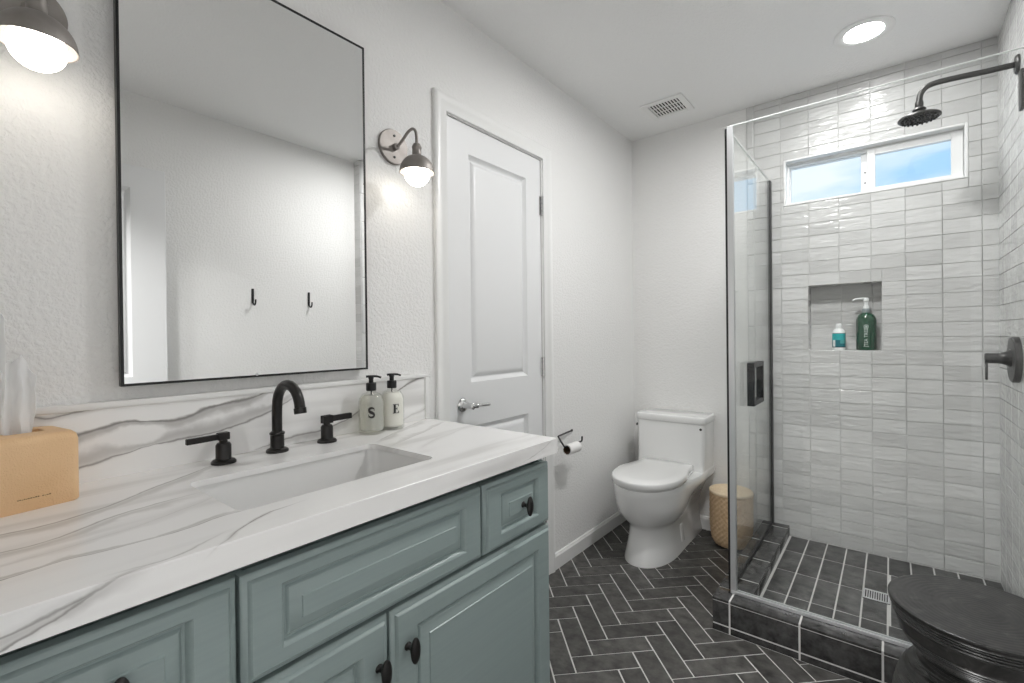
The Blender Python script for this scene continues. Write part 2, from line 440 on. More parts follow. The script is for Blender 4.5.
def tube(bm, pts, rad, seg=14, mi=0, cap=True):
    P = [Vector(p) for p in pts]; n = len(P)
    R = rad if isinstance(rad, (list, tuple)) else [rad] * n
    up = None; rings = []
    for i in range(n):
        t = (P[min(i + 1, n - 1)] - P[max(i - 1, 0)]).normalized()
        if up is None: up = t.orthogonal().normalized()
        up = (up - t * up.dot(t)).normalized(); s = t.cross(up)
        rings.append([bm.verts.new(P[i] + (up * math.cos(2 * PI * k / seg) + s * math.sin(2 * PI * k / seg)) * R[i]) for k in range(seg)])
    for a, c in zip(rings, rings[1:]):
        for k in range(seg):
            j = (k + 1) % seg
            bm.faces.new([a[k], a[j], c[j], c[k]]).material_index = mi
    if cap:
        bm.faces.new(list(reversed(rings[0]))).material_index = mi; bm.faces.new(rings[-1]).material_index = mi
    return bm
def rings_loft(bm, rings, mi=0, cap0=True, cap1=True):
    V = [[bm.verts.new(p) for p in r] for r in rings]
    n = len(V[0])
    for a, c in zip(V, V[1:]):
        for k in range(n):
            j = (k + 1) % n
            bm.faces.new([a[k], a[j], c[j], c[k]]).material_index = mi
    if cap0: bm.faces.new(list(reversed(V[0]))).material_index = mi
    if cap1: bm.faces.new(V[-1]).material_index = mi
    return bm
def sub_rect(r, h):
    """r minus h, rectangles (u0,u1,v0,v1)"""
    u0, u1, v0, v1 = r; a0, a1, c0, c1 = h
    if a1 <= u0 or a0 >= u1 or c1 <= v0 or c0 >= v1: return [r]
    out = []
    if a0 > u0: out.append((u0, a0, v0, v1))
    if a1 < u1: out.append((a1, u1, v0, v1))
    m0, m1 = max(u0, a0), min(u1, a1)
    if c0 > v0: out.append((m0, m1, v0, c0))
    if c1 < v1: out.append((m0, m1, c1, v1))
    return out
def rects_minus(r, holes):
    rs = [r]
    for h in holes: rs = [q for x in rs for q in sub_rect(x, h)]
    return rs
def tile_slab(bm, O, U, V, Nn, r, gap, th, bev, jit, mi):
    """one tile: a slab with chamfered, slightly uneven face"""
    u0, u1, v0, v1 = r[0] + gap / 2, r[1] - gap / 2, r[2] + gap / 2, r[3] - gap / 2
    if u1 - u0 < 0.004 or v1 - v0 < 0.004: return
    O, U, V, Nn = Vector(O), Vector(U), Vector(V), Vector(Nn)
    b = min(bev, (u1 - u0) * 0.3, (v1 - v0) * 0.3)
    loop = lambda i, d: [bm.verts.new(O + U * u + V * v + Nn * (d + (random.uniform(-jit, jit) if d > 0 and jit else 0)))
                         for u, v in ((u0 + i, v0 + i), (u1 - i, v0 + i), (u1 - i, v1 - i), (u0 + i, v1 - i))]
    a = loop(0, 0.0); c = loop(0, th - b * 0.5); d = loop(b, th)
    flip = U.cross(V).dot(Nn) < 0
    def F(vs):
        f = bm.faces.new(list(reversed(vs)) if flip else vs); f.material_index = mi
    for p, q in ((a, c), (c, d)):
        for k in range(4): F([p[k], p[(k + 1) % 4], q[(k + 1) % 4], q[k]])
    F(d)
def tile_field(bm, O, U, V, Nn, us, vs, holes, gap=0.0022, th=0.006, bev=0.0012, jit=0.0002, mi=1):
    for i in range(len(us) - 1):
        for j in range(len(vs) - 1):
            for r in rects_minus((us[i], us[i + 1], vs[j], vs[j + 1]), holes):
                tile_slab(bm, O, U, V, Nn, r, gap, th, bev, jit, mi)
def paneled(bm, y0, y1, z0, z1, x, th, outer, panels, ploops, mi=0):
    """a slab facing +X: outer = edge loops (inset, dx), panels = rects (y0,y1,z0,z1) each with loops (inset, dx)"""
    def loop(r, i, dx): return [bm.verts.new((x + dx, r[0] + i, r[2] + i)), bm.verts.new((x + dx, r[1] - i, r[2] + i)), bm.verts.new((x + dx, r[1] - i, r[3] - i)), bm.verts.new((x + dx, r[0] + i, r[3] - i))]
    R = (y0, y1, z0, z1)
    prev = loop(R, 0, -th); bm.faces.new(list(reversed(prev))).material_index = mi
    last = 0
    for i, dx in outer:
        cur = loop(R, i, dx)
        for k in range(4): bm.faces.new([prev[k], prev[(k + 1) % 4], cur[(k + 1) % 4], cur[k]]).material_index = mi
        prev = cur; last = i
    inner = (y0 + last, y1 - last, z0 + last, z1 - last)
    for q in rects_minus(inner, panels):
        quad(bm, [(x, q[0], q[2]), (x, q[1], q[2]), (x, q[1], q[3]), (x, q[0], q[3])], mi)
    for p in panels:
        prev = loop(p, 0, 0)
        for i, dx in ploops:
            cur = loop(p, i, dx)
            for k in range(4): bm.faces.new([prev[k], prev[(k + 1) % 4], cur[(k + 1) % 4], cur[k]]).material_index = mi
            prev = cur
        bm.faces.new(prev).material_index = mi
    return bm
def wrap_poly(bm, polys, center, r, a0, z0, mi=0, th=0.0004):
    """flat outlines (u,v) laid on a vertical cylinder about center"""
    for poly in polys:
        f = [bm.verts.new((center[0] + (r + th) * math.cos(a0 + u / r), center[1] + (r + th) * math.sin(a0 + u / r), z0 + v)) for u, v in poly]
        bm.faces.new(f).material_index = mi
def text_bm(txt, size, to_world, mi=0):
    cu = bpy.data.curves.new('lettering', 'FONT'); cu.body = txt; cu.size = size; cu.align_x = 'CENTER'; cu.align_y = 'CENTER'
    ob = bpy.data.objects.new('lettering', cu); COL.objects.link(ob)
    dg = bpy.context.evaluated_depsgraph_get(); me = ob.evaluated_get(dg).to_mesh()
    bm = B(); bm.from_mesh(me); ob.evaluated_get(dg).to_mesh_clear()
    bpy.data.objects.remove(ob); bpy.data.curves.remove(cu)
    for v in bm.verts: v.co = to_world(v.co.x, v.co.y)
    for f in bm.faces: f.material_index = mi
    return bm

# ------------------------------------------------------------------ dimensions of the room (metres)
D = 2.904; H = 2.44; XR = 1.76; XS = 1.687; YS = 1.945; GZ = 0.8757
FLOOR_Z = 0.0; SHZ = 0.076; CURB = 0.131

# ------------------------------------------------------------------ floor: slate herringbone
def floor_mesh():
    bm = B()
    quad(bm, [(-0.1, -0.12, -0.0025), (XR + 0.1, -0.12, -0.0025), (XR + 0.1, D + 0.1, -0.0025), (-0.1, D + 0.1, -0.0025)], 0)
    quad(bm, [(-0.1, -0.12, -0.06), (-0.1, D + 0.1, -0.06), (XR + 0.1, D + 0.1, -0.06), (XR + 0.1, -0.12, -0.06)], 0)
    Wt, Lt, gap = 0.0815, 0.2315, 0.0055
    u = Vector((1, -1, 0)) / math.sqrt(2); w = Vector((1, 1, 0)) / math.sqrt(2)
    o0 = Vector((0.2415, 1.9615, 0))
    def clip(poly):
        for ax, lim, sg in ((0, 0.0, 1), (0, XR, -1), (1, -0.12, 1), (1, D, -1)):
            out = []
            for i in range(len(poly)):
                a, c = poly[i], poly[(i + 1) % len(poly)]
                da, dc = (a[ax] - lim) * sg, (c[ax] - lim) * sg
                if da >= 0: out.append(a)
                if (da > 0) != (dc > 0) and abs(da - dc) > 1e-9:
                    t = da / (da - dc); out.append(a + (c - a) * t)
            poly = out
            if len(poly) < 3: return []
        return poly
    def put(o, eu, ew):
        g = gap / 2
        P = [o + u * g + w * g, o + u * (eu - g) + w * g, o + u * (eu - g) + w * (ew - g), o + u * g + w * (ew - g)]
        P = clip(P)
        if len(P) < 3: return
        c = sum(P, Vector()) / len(P)
        if min((p - c).length for p in P) < 0.006: return
        up = [bm.verts.new(p + (c - p).normalized() * 0.0012) for p in P]; lo = [bm.verts.new(p - Vector((0, 0, 0.0022))) for p in P]
        f = bm.faces.new(up); f.normal_update()
        if f.normal.z < 0: f.normal_flip()
        f.material_index = 1
        for i in range(len(P)):
            j = (i + 1) % len(P)
            bm.faces.new([lo[i], lo[j], up[j], up[i]]).material_index = 1
    for i in range(-30, 60):
        for j in range(-4, 7):
            o = o0 + i * Wt * (w - u) + j * Lt * (w + u)
            put(o, Lt, Wt)
            put(o + u * Lt, Wt, Lt)
    bmesh.ops.recalc_face_normals(bm, faces=bm.faces[:])
    return bm
obj('floor', floor_mesh(), [M_FGROUT, M_SLATE], kind='structure')

# ------------------------------------------------------------------ ceiling and walls
bm = B(); box(bm, (-0.1, -0.12, H), (XR + 0.1, D + 0.14, H + 0.1)); obj('ceiling', bm, M_CEIL, kind='structure')

# left wall with the door opening
DY0, DY1, DZ = 1.250, 1.869, 2.020
bm = B()
for r in rects_minus((-0.12, D + 0.14, 0.0, H), [(DY0 - 0.012, DY1 + 0.012, -1, DZ + 0.012)]):
    box(bm, (-0.12, r[0], r[2]), (0.0, r[1], r[3]))
obj('wall_left', bm, M_WALL, kind='structure')

# back wall: painted part, tiled part with window opening and niche
WX0, WX1, WZ0, WZ1 = 0.872, 1.591, 1.852, 2.099
NX0, NX1, NZ0, NZ1 = 0.982, 1.286, 1.079, 1.416
ND = 0.095
TX0 = 0.690
def back_wall():
    bm = B()
    box(bm, (-0.12, D + 0.006, 0), (TX0, D + 0.14, H), mi=0)
    for r in rects_minus((TX0, XS + 0.2, 0, H), [(WX0, WX1, WZ0, WZ1), (NX0, NX1, NZ0, NZ1)]):
        box(bm, (r[0], D + 0.003, r[2]), (r[1], D + 0.14, r[3]), mi=2)
    # niche recess
    box(bm, (NX0 - 0.01, D + ND + 0.004, NZ0 - 0.01), (NX1 + 0.01, D + 0.139, NZ1 + 0.01), mi=2)
    us = [0.730 + 0.129 * k for k in range(8)] + [XS]
    vs = [SHZ - 0.01] + [1.0785 - 0.0664 * k for k in range(15, -1, -1)] + [1.0785 + 0.0664 * k for k in range(1, 30)]
    vs = sorted(v for v in vs if v < H - 0.01) + [H]
    holes = [(WX0, WX1, WZ0, WZ1), (NX0, NX1, NZ0, NZ1)]
    tile_field(bm, (0, D + 0.003, 0), (1, 0, 0), (0, 0, 1), (0, -1, 0), us, vs, holes, mi=1)
    # narrow edge pieces at the painted wall
    tile_field(bm, (0, D + 0.006, 0), (1, 0, 0), (0, 0, 1), (0, -1, 0), [TX0, 0.730], [SHZ - 0.07 + 0.2 * k for k in range(13)][:12] + [H], [], mi=1, th=0.011, bev=0.006)
    # niche lining
    tile_field(bm, (0, D + ND + 0.004, 0), (1, 0, 0), (0, 0, 1), (0, -1, 0), [NX0, NX0 + .138, NX0 + .267, NX1], [NZ0 + 0.0664 * k for k in range(5)] + [NZ1], [], mi=1)
    for X, n in ((NX0 - 0.006, 1), (NX1 + 0.006, -1)):
        tile_field(bm, (X, D - 0.003, 0), (0, 1, 0), (0, 0, 1), (n, 0, 0), [0, ND], [NZ0 + 0.0664 * k for k in range(5)] + [NZ1], [], mi=1)
    for Z, n in ((NZ0 - 0.006, 1), (NZ1 + 0.006, -1)):
        tile_field(bm, (0, D - 0.003, Z), (1, 0, 0), (0, 1, 0), (0, 0, n), [NX0, NX0 + .138, NX0 + .267, NX1], [0, ND], [], mi=1)
    return bm
obj('wall_back', back_wall(), [M_WALL, M_ZELL, M_ZGROUT], angle=9, kind='structure')

# right wall: painted, then the thicker tiled shower wall
def right_wall():
    bm = B()
    box(bm, (XR, -0.12, 0), (XR + 0.12, YS + 0.05, H), mi=0)
    box(bm, (XS + 0.003, YS, 0), (XR + 0.12, D + 0.0029, H), mi=2)
    vs = [SHZ - 0.01] + [1.0785 - 0.0664 * k for k in range(15, -1, -1)] + [1.0785 + 0.0664 * k for k in range(1, 30)]
    vs = sorted(v for v in vs if v < H - 0.01) + [H]
    us = [YS + 0.04] + [D - 0.129 * k for k in range(7, -1, -1)]
    tile_field(bm, (XS + 0.003, 0, 0), (0, 1, 0), (0, 0, 1), (-1, 0, 0), us, vs, [], mi=1)
    tile_field(bm, (XS + 0.003, 0, 0), (0, 1, 0), (0, 0, 1), (-1, 0, 0), [YS, YS + 0.04], [0.0 + 0.2 * k for k in range(12)] + [H], [], mi=1, th=0.008, bev=0.006)
    tile_field(bm, (0, YS, 0), (1, 0, 0), (0, 0, 1), (0, -1, 0), [XS, XR], vs, [], mi=1, th=0.004)
    return bm
obj('wall_right', right_wall(), [M_WALL, M_ZELL, M_ZGROUT], angle=9, kind='structure')

# front wall beside the doorway the picture was taken from, and the plain room behind it
bm = B()
box(bm, (-0.12, -0.14, 0), (0.80, -0.025, H)); box(bm, (0.80, -0.14, 2.05), (XR + 0.12, -0.025, H))
obj('wall_front', bm, M_WALL, kind='structure')
bm = B(); box(bm, (-1.2, -3.0, -0.06), (2.9, -0.12, 0.0)); obj('floor_bedroom', bm, noisy('grey_carpet', (0.27, 0.26, 0.25, 1), (0.33, 0.32, 0.31, 1), 60, 0.95), kind='structure')
bm = B(); box(bm, (-1.2, -3.0, H), (2.9, -0.12, H + 0.1)); obj('ceiling_bedroom', bm, M_CEIL, kind='structure')
bm = B(); box(bm, (-1.3, -3.1, 0), (3.0, -3.0, H)); obj('wall_bedroom_rear', bm, simple('taupe_wall_paint', (0.20, 0.19, 0.18, 1), 0.7), kind='structure')
bm = B(); box(bm, (-1.3, -3.0, 0), (-1.2, -0.12, H)); obj('wall_bedroom_left', bm, M_WALL, kind='structure')
bm = B(); box(bm, (2.9, -3.0, 0), (3.0, -0.12, H)); obj('wall_bedroom_right', bm, M_WALL, kind='structure')
bm = B(); box(bm, (-1.2, -0.14, 0), (-0.12, -0.025, H)); box(bm, (XR + 0.12, -0.14, 0), (2.9, -0.025, H)); obj('wall_bedroom_front', bm, M_WALL, kind='structure')

# baseboards
def baseboard_bm(p0, p1, nrm, h=0.078, t=0.013):
    p0, p1, nrm = Vector(p0), Vector(p1), Vector(nrm)
    prof = [(0, 0), (t, 0), (t, h - 0.014), (t - 0.004, h - 0.010), (t - 0.006, h - 0.003), (0.002, h), (0, h)]
    bm = B(); A = [bm.verts.new(p0 + nrm * a + Vector((0, 0, z))) for a, z in prof]; C = [bm.verts.new(p1 + nrm * a + Vector((0, 0, z))) for a, z in prof]
    n = len(prof)
    for i in range(n): bm.faces.new([A[i], A[(i + 1) % n], C[(i + 1) % n], C[i]])
    bm.faces.new(A); bm.faces.new(list(reversed(C)))
    bmesh.ops.recalc_face_normals(bm, faces=bm.faces[:])
    return bm
obj('baseboard_left', baseboard_bm((0, 1.943, 0), (0, D + 0.006, 0), (1, 0, 0)), M_TRIM, kind='structure')
obj('baseboard_back', baseboard_bm((0.013, D + 0.006, 0), (TX0, D + 0.006, 0), (0, -1, 0)), M_TRIM, kind='structure')
obj('baseboard_right', baseboard_bm((XR, 0.85, 0), (XR, YS, 0), (-1, 0, 0)), M_TRIM, kind='structure')

# ------------------------------------------------------------------ door in the left wall
PLOOPS = [(0.003, -0.004), (0.010, -0.012), (0.016, -0.015), (0.021, -0.014), (0.023, -0.011), (0.040, -0.003), (0.044, -0.0025)]
bm = B(); paneled(bm, DY0, DY1, 0.008, DZ, -0.004, 0.035, [(0.0, -0.002), (0.002, 0.0)],
                  [(1.371, 1.754, 0.985, 1.905), (1.371, 1.754, 0.24, 0.808)], PLOOPS)
door = obj('door_1', bm, M_DOOR, kind='structure')
bm = B()
lathe(bm, [(0.028, 0), (0.028, 0.004), (0.024, 0.009), (0.014, 0.012), (0.0115, 0.02), (0.0115, 0.046), (0.013, 0.05), (0.013, 0.06), (0.008, 0.064), (0.0, 0.065)], (-0.004, 1.322, 0.899), (1, 0, 0), 28)
tube(bm, [(0.052, 1.315, 0.899), (0.052, 1.337, 0.899), (0.052, 1.342, 0.899), (0.052, 1.347, 0.899), (0.052, 1.352, 0.899), (0.052, 1.37, 0.898), (0.051, 1.405, 0.896), (0.050, 1.420, 0.895), (0.050, 1.424, 0.895)],
     [0.011, 0.010, 0.0115, 0.0115, 0.008, 0.0065, 0.0075, 0.007, 0.003], 16)
obj('lever_handle', bm, M_CHROME, door, label='chrome lever handle on round rose')
for z in (1.80, 1.02, 0.25):
    bm = B(); box(bm, (-0.003, DY1 - 0.012, z - 0.045), (0.0005, DY1 + 0.014, z + 0.045), 0.001, 1)
    for k in range(5): lathe(bm, [(0.0062, 0), (0.0062, 0.0168)], (0.006, DY1 + 0.0015, z - 0.045 + k * 0.0183), (0, 0, 1), 12)
    obj('hinge', bm, M_CHROME, door, label='chrome butt hinge')
# jamb and casing
bm = B()
for lo, hi in (((-0.12, DY0 - 0.012, 0), (0.0, DY0 - 0.003, DZ + 0.012)), ((-0.12, DY1 + 0.003, 0), (0.0, DY1 + 0.012, DZ + 0.012)), ((-0.12, DY0 - 0.012, DZ + 0.004), (0.0, DY1 + 0.012, DZ + 0.012))):
    box(bm, lo, hi)
box(bm, (-0.06, DY0 - 0.005, 0.0), (-0.041, DY0 + 0.01, DZ)); box(bm, (-0.06, DY1 - 0.01, 0.0), (-0.041, DY1 + 0.005, DZ)); box(bm, (-0.06, DY0, DZ - 0.01), (-0.041, DY1, DZ + 0.006))
obj('trim_1', bm, M_TRIM, kind='structure')
def casing_bm():
    """profiled casing mitred round the opening"""
    prof = [(0.0, 0.0), (0.0, 0.009), (0.006, 0.012), (0.030, 0.014), (0.036, 0.018), (0.052, 0.019), (0.060, 0.016), (0.0635, 0.012), (0.0635, 0.0)]
    i0, i1, zt = DY0 - 0.009, DY1 + 0.009, DZ + 0.008
    bm = B(); paths = []
    for w_, x in prof:
        paths.append([bm.verts.new((x, i0 - w_, 0)), bm.verts.new((x, i0 - w_, zt + w_)), bm.verts.new((x, i1 + w_, zt + w_)), bm.verts.new((x, i1 + w_, 0))])
    for a, c in zip(paths, paths[1:]):
        for k in range(3): bm.faces.new([a[k], a[k + 1], c[k + 1], c[k]])
    bmesh.ops.recalc_face_normals(bm, faces=bm.faces[:])
    return bm
obj('trim_2', casing_bm(), M_TRIM, kind='structure')

# the open entry door standing flat along the right wall (seen in the mirror)
def mirrored_x(bm, xm):
    for v in bm.verts: v.co.x = 2 * xm - v.co.x
    bmesh.ops.reverse_faces(bm, faces=bm.faces[:]); return bm
bm = B(); paneled(bm, 0.03, 0.785, 0.008, 2.05, 0.0, 0.035, [(0.0, -0.002), (0.002, 0.0)], [(0.175, 0.638, 0.985, 1.937), (0.175, 0.638, 0.24, 0.81)], PLOOPS)
mirrored_x(bm, 0.85)      # front plane at x = 1.70
d2 = obj('door_2', bm, M_DOOR, kind='structure')
for z in (1.80, 1.02, 0.25):
    bm = B(); lathe(bm, [(0.006, -0.045), (0.006, 0.045)], (1.74, 0.024, z), (0, 0, 1), 12); box(bm, (1.737, 0.024, z - 0.045), (1.740, 0.06, z + 0.045)); obj('hinge', bm, M_CHROME, d2, label='chrome butt hinge')
bm = B(); lathe(bm, [(0.028, 0), (0.026, 0.006), (0.012, 0.012), (0.012, 0.05)], (1.70, 0.72, 0.90), (-1, 0, 0), 24); tube(bm, [(1.652, 0.725, 0.90), (1.652, 0.66, 0.899), (1.652, 0.61, 0.897)], [0.010, 0.008, 0.006], 12)
obj('lever_handle', bm, M_CHROME, d2, label='chrome lever handle on round rose')

# ------------------------------------------------------------------ window
def ring_bm(bm, x0, x1, z0, z1, y0, y1, l, r, b_, t, bev=0.002, mi=0):
    box(bm, (x0, y0, z0), (x0 + l, y1, z1), bev, 1, mi); box(bm, (x1 - r, y0, z0), (x1, y1, z1), bev, 1, mi)
    box(bm, (x0 + l, y0, z0), (x1 - r, y1, z0 + b_), bev, 1, mi); box(bm, (x0 + l, y0, z1 - t), (x1 - r, y1, z1), bev, 1, mi)
bm = B()
ring_bm(bm, WX0, WX1, WZ0, WZ1, D - 0.006, D + 0.10, 0.011, 0.011, 0.011, 0.011)
ring_bm(bm, WX0 + 0.011, WX1 - 0.011, WZ0 + 0.011, WZ1 - 0.011, D + 0.045, D + 0.10, 0.010, 0.012, 0.006, 0.018)
win = obj('window_1', bm, M_VINYL, kind='structure')
bm = B(); ring_bm(bm, 1.232, 1.578, WZ0 + 0.014, WZ1 - 0.022, D + 0.035, D + 0.062, 0.032, 0.040, 0.020, 0.030)
obj('sliding_sash', bm, M_VINYL, win)
bm = B(); ring_bm(bm, 0.892, 1.245, WZ0 + 0.014, WZ1 - 0.022, D + 0.066, D + 0.092, 0.006, 0.040, 0.012, 0.012)
obj('fixed_frame', bm, M_VINYL, win)
bm = B(); box(bm, (1.255, D + 0.047, WZ0 + 0.028), (1.548, D + 0.051, WZ1 - 0.045)); obj('pane', bm, M_PANE, win)
bm = B(); box(bm, (0.894, D + 0.078, WZ0 + 0.02), (1.212, D + 0.082, WZ1 - 0.03)); obj('pane', bm, M_PANE, win)
bm = B()
for z in (WZ0 + 0.070, WZ0 + 0.122): lathe(bm, [(0.0035, 0), (0.0035, 0.003), (0, 0.004)], (1.222, D + 0.066, z), (0, -1, 0), 12)
obj('latch_screw', bm, M_SCREW, win, label='dark screws on the meeting stile')

# ------------------------------------------------------------------ shower floor and curb
bm = B()
box(bm, (0.88, 2.02, 0.0), (XS + 0.003, D + 0.003, SHZ - 0.0015), mi=0)
us = [0.895 + 0.0817 * k for k in range(10)] + [XS + 0.003]
tile_field(bm, (0, 0, SHZ - 0.0015), (1, 0, 0), (0, 1, 0), (0, 0, 1), us, [2.03, 2.232, 2.466, 2.70, D + 0.002], [(1.2215, 1.3105, 2.405, 2.493)], gap=0.006, th=0.0015, bev=0.0008, jit=0.0, mi=1)
obj('floor_shower', bm, [M_FGROUT, M_SLATE2], kind='structure')
def curb_bm():
    bm = B()
    x0, y0, x1, yi, xi = 0.762, 1.936, XS + 0.002, 2.03, 0.888
    z1 = CURB
    box(bm, (x0 + 0.0012, y0 + 0.0006, 0.0), (x1, yi - 0.002, z1 - 0.0012), mi=0)
    box(bm, (x0 + 0.0012, yi - 0.004, 0.0), (xi - 0.0012, D + 0.002, z1 - 0.0012), mi=0)
    g = 0.0055
    xs = [x0, 0.825, 1.0585, 1.292, 1.5255, x1]
    def T(lo, hi, bev=0.0015): box(bm, lo, hi, bev, 2, 1)
    for a, c in zip(xs, xs[1:]):
        a2, c2 = a + (g / 2 if a > x0 else 0), c - g / 2
        T((a2, y0, 0.031), (c2, y0 + 0.012, z1 - 0.0125))                    # front row
        T((a2, y0, 0.001), (c2, y0 + 0.012, 0.0265))                        # low strip
        T((a2, y0 - 0.001, z1 - 0.0105), (c2, yi, z1), 0.0022)              # rounded cap
        if a > 0.82: T((a2, yi - 0.010, SHZ + 0.001), (c2, yi + 0.001, z1 - 0.012))
    ys = [yi + 0.0, 2.148, 2.3815, 2.615, 2.8485, D + 0.002]
    for a, c in zip(ys, ys[1:]):
        a2, c2 = a + g / 2, c - g / 2
        T((x0 - 0.001, a2, z1 - 0.0105), (xi, c2, z1), 0.0022)
        T((x0, a2, 0.029), (x0 + 0.012, c2, z1 - 0.012)); T((x0, a2, 0.001), (x0 + 0.012, c2, 0.0265))
        T((xi - 0.010, a2, SHZ + 0.001), (xi + 0.001, c2, z1 - 0.012))
    T((x0, y0 + 0.013, 0.029), (x0 + 0.012, yi - 0.001, z1 - 0.012)); T((x0, y0 + 0.013, 0.001), (x0 + 0.012, yi - 0.001, 0.0265))
    return bm
obj('curb_shower', curb_bm(), [M_FGROUT, M_SLATE3], kind='structure')
bm = B()
box(bm, (1.2215, 2.405, SHZ - 0.0014), (1.3105, 2.493, SHZ + 0.0002), mi=1)
ring = [(1.222, 1.310, 2.4055, 2.4125), (1.222, 1.310, 2.4855, 2.4925), (1.222, 1.229, 2.4125, 2.4855), (1.303, 1.310, 2.4125, 2.4855)]
for r in ring: box(bm, (r[0], r[2], SHZ + 0.0002), (r[1], r[3], SHZ + 0.0035), 0.0005, 1, 0)
for k in range(9): box(bm, (1.2325 + k * 0.0078, 2.4125, SHZ + 0.0002), (1.2372 + k * 0.0078, 2.4855, SHZ + 0.0032), 0.0004, 1, 0)
tag(obj('shower_drain', bm, [M_ALU, M_NEARBLACK]), 'square metal slotted drain grate in the dark tiled shower floor', 'drain')

# ------------------------------------------------------------------ shower glass
GT = 1.997; GX = 0.8131; GY = 2.0063
t = thing('shower_screen', 'fixed clear glass shower panel on the front tiled curb', 'glass panel', (1.25, GY, CURB))
SX_ = GX + 0.004
bm = B(); box(bm, (SX_, GY, CURB + 0.005), (XS - 0.0005, GY + 0.009, GT - 0.0018)); obj('glass_pane', bm, M_GLASS, t)
bm = B(); box(bm, (SX_, GY, GT - 0.0018), (XS - 0.0005, GY + 0.009, GT)); obj('edge_glint', bm, M_EDGE_GLINT, t, label='top edge strip with its glint painted white')
bm = B(); box(bm, (SX_, GY - 0.006, CURB), (XS - 0.0005, GY - 0.0005, CURB + 0.013), 0.001, 1); box(bm, (SX_, GY + 0.0095, CURB), (XS - 0.0005, GY + 0.015, CURB + 0.013), 0.001, 1); box(bm, (SX_, GY - 0.001, CURB), (XS - 0.0005, GY + 0.010, CURB + 0.004))
obj('bottom_channel', bm, M_ALU, t, label='satin metal channel along the curb')
bm = B(); box(bm, (SX_ - 0.001, GY - 0.004, CURB + 0.013), (SX_ + 0.018, GY - 0.0003, GT - 0.002), 0.001, 1); box(bm, (SX_ - 0.001, GY + 0.0093, CURB + 0.013), (SX_ + 0.018, GY + 0.013, GT - 0.002), 0.001, 1); box(bm, (SX_ - 0.004, GY - 0.004, CURB), (SX_ - 0.0003, GY + 0.013, GT - 0.002), 0.0008, 1)
obj('corner_channel', bm, M_ALU, t, label='satin metal strip up the free edge')
t = thing('shower_door', 'clear glass shower door beside the toilet with square black pull', 'shower door', (GX - 0.004, 2.45, CURB))
DYF = GY + 0.016
bm = B(); box(bm, (GX - 0.009, DYF + 0.006, CURB + 0.012), (GX - 0.001, 2.858, GT - 0.0018)); obj('glass_pane', bm, M_GLASS, t)
bm = B(); box(bm, (GX - 0.009, DYF + 0.006, GT - 0.0018), (GX - 0.001, 2.858, GT)); obj('edge_glint', bm, M_EDGE_GLINT, t, label='top edge strip with its glint painted white')
bm = B(); box(bm, (GX - 0.013, DYF, CURB + 0.002), (GX - 0.001, DYF + 0.006, GT - 0.001), 0.0012, 1); obj('strike_seal', bm, M_RUBBER, t, label='black seal up the front edge')
bm = B(); box(bm, (GX - 0.010, DYF + 0.010, CURB + 0.001), (GX + 0.003, 2.858, CURB + 0.012), 0.0015, 1); obj('bottom_seal', bm, M_RUBBER, t, label='black sweep along the bottom')
bm = B(); box(bm, (GX - 0.012, 2.858, CURB + 0.002), (GX + 0.003, D - 0.006, GT), 0.0015, 1); obj('hinge_channel', bm, M_RUBBER, t, label='black channel at the tiled wall')
bm = B(); hx0, hx1, hy0, hy1, hz0, hz1 = GX - 0.001, GX + 0.029, 2.312, 2.520, 0.842, 1.037
box(bm, (hx0, hy0, hz0), (hx1, hy0 + 0.022, hz1), 0.0015, 1); box(bm, (hx0, hy1 - 0.022, hz0), (hx1, hy1, hz1), 0.0015, 1)
for z in (hz0, hz1 - 0.022): box(bm, (hx0 + 0.0005, hy0 + 0.02, z), (hx1 - 0.0005, hy1 - 0.02, z + 0.022), 0.0012, 1)
obj('pull_handle', bm, M_BLACK, t, label='black square pull')

# ------------------------------------------------------------------ shower fittings
t = thing('rain_shower', 'dark round rain shower head on long wall arm near window', 'shower head', (XS - 0.003, 2.482, 2.132))
bm = B(); lathe(bm, [(0.034, 0), (0.034, 0.006), (0.030, 0.010), (0.014, 0.011)], (XS - 0.003, 2.482, 2.134), (-1, 0, 0), 32); obj('wall_flange', bm, M_GUN, t)
bm = B(); tube(bm, [(1.69, 2.482, 2.134)] + catmull([(1.60, 2.482, 2.137), (1.50, 2.482, 2.143), (1.452, 2.482, 2.142), (1.428, 2.482, 2.132), (1.414, 2.482, 2.108), (1.411, 2.482, 2.072)], 6), 0.0105, 16)
lathe(bm, [(0.0125, 0), (0.0135, 0.004), (0.0135, 0.018), (0.0125, 0.021)], (1.411, 2.482, 2.064), (0, 0, 1), 20); obj('arm', bm, M_GUN, t)
bm = B(); lathe(bm, [(0.012, 0.066), (0.012, 0.062), (0.019, 0.058), (0.022, 0.052), (0.016, 0.046), (0.018, 0.042), (0.050, 0.030), (0.064, 0.026), (0.067, 0.022), (0.067, 0.018), (0.064, 0.016), (0.0, 0.016)], (1.411, 2.482, 2.0), (0, 0, 1), 48)
hd = obj('head', bm, M_GUN, t)
bm = B()
for rr, nn in ((0.012, 5), (0.027, 11), (0.041, 17), (0.055, 23)):
    for k in range(nn):
        a = 2 * PI * k / nn; lathe(bm, [(0.0042, 0.002), (0.0040, -0.003), (0.0026, -0.007), (0.0, -0.007)], (1.411 + rr * math.cos(a), 2.482 + rr * math.sin(a), 2.016), (0, 0, 1), 8)
obj('nozzles', bm, M_RUBBER, hd, label='small black rubber nozzles')
t = thing('shower_valve', 'dark round shower valve with lever handle on right tiled wall', 'shower valve', (XS - 0.003, 2.52, 1.06))
bm = B(); lathe(bm, [(0.085, 0), (0.085, 0.015), (0.082, 0.019), (0.036, 0.020)], (XS - 0.003, 2.52, 1.062), (-1, 0, 0), 56); obj('plate', bm, M_GUN, t)
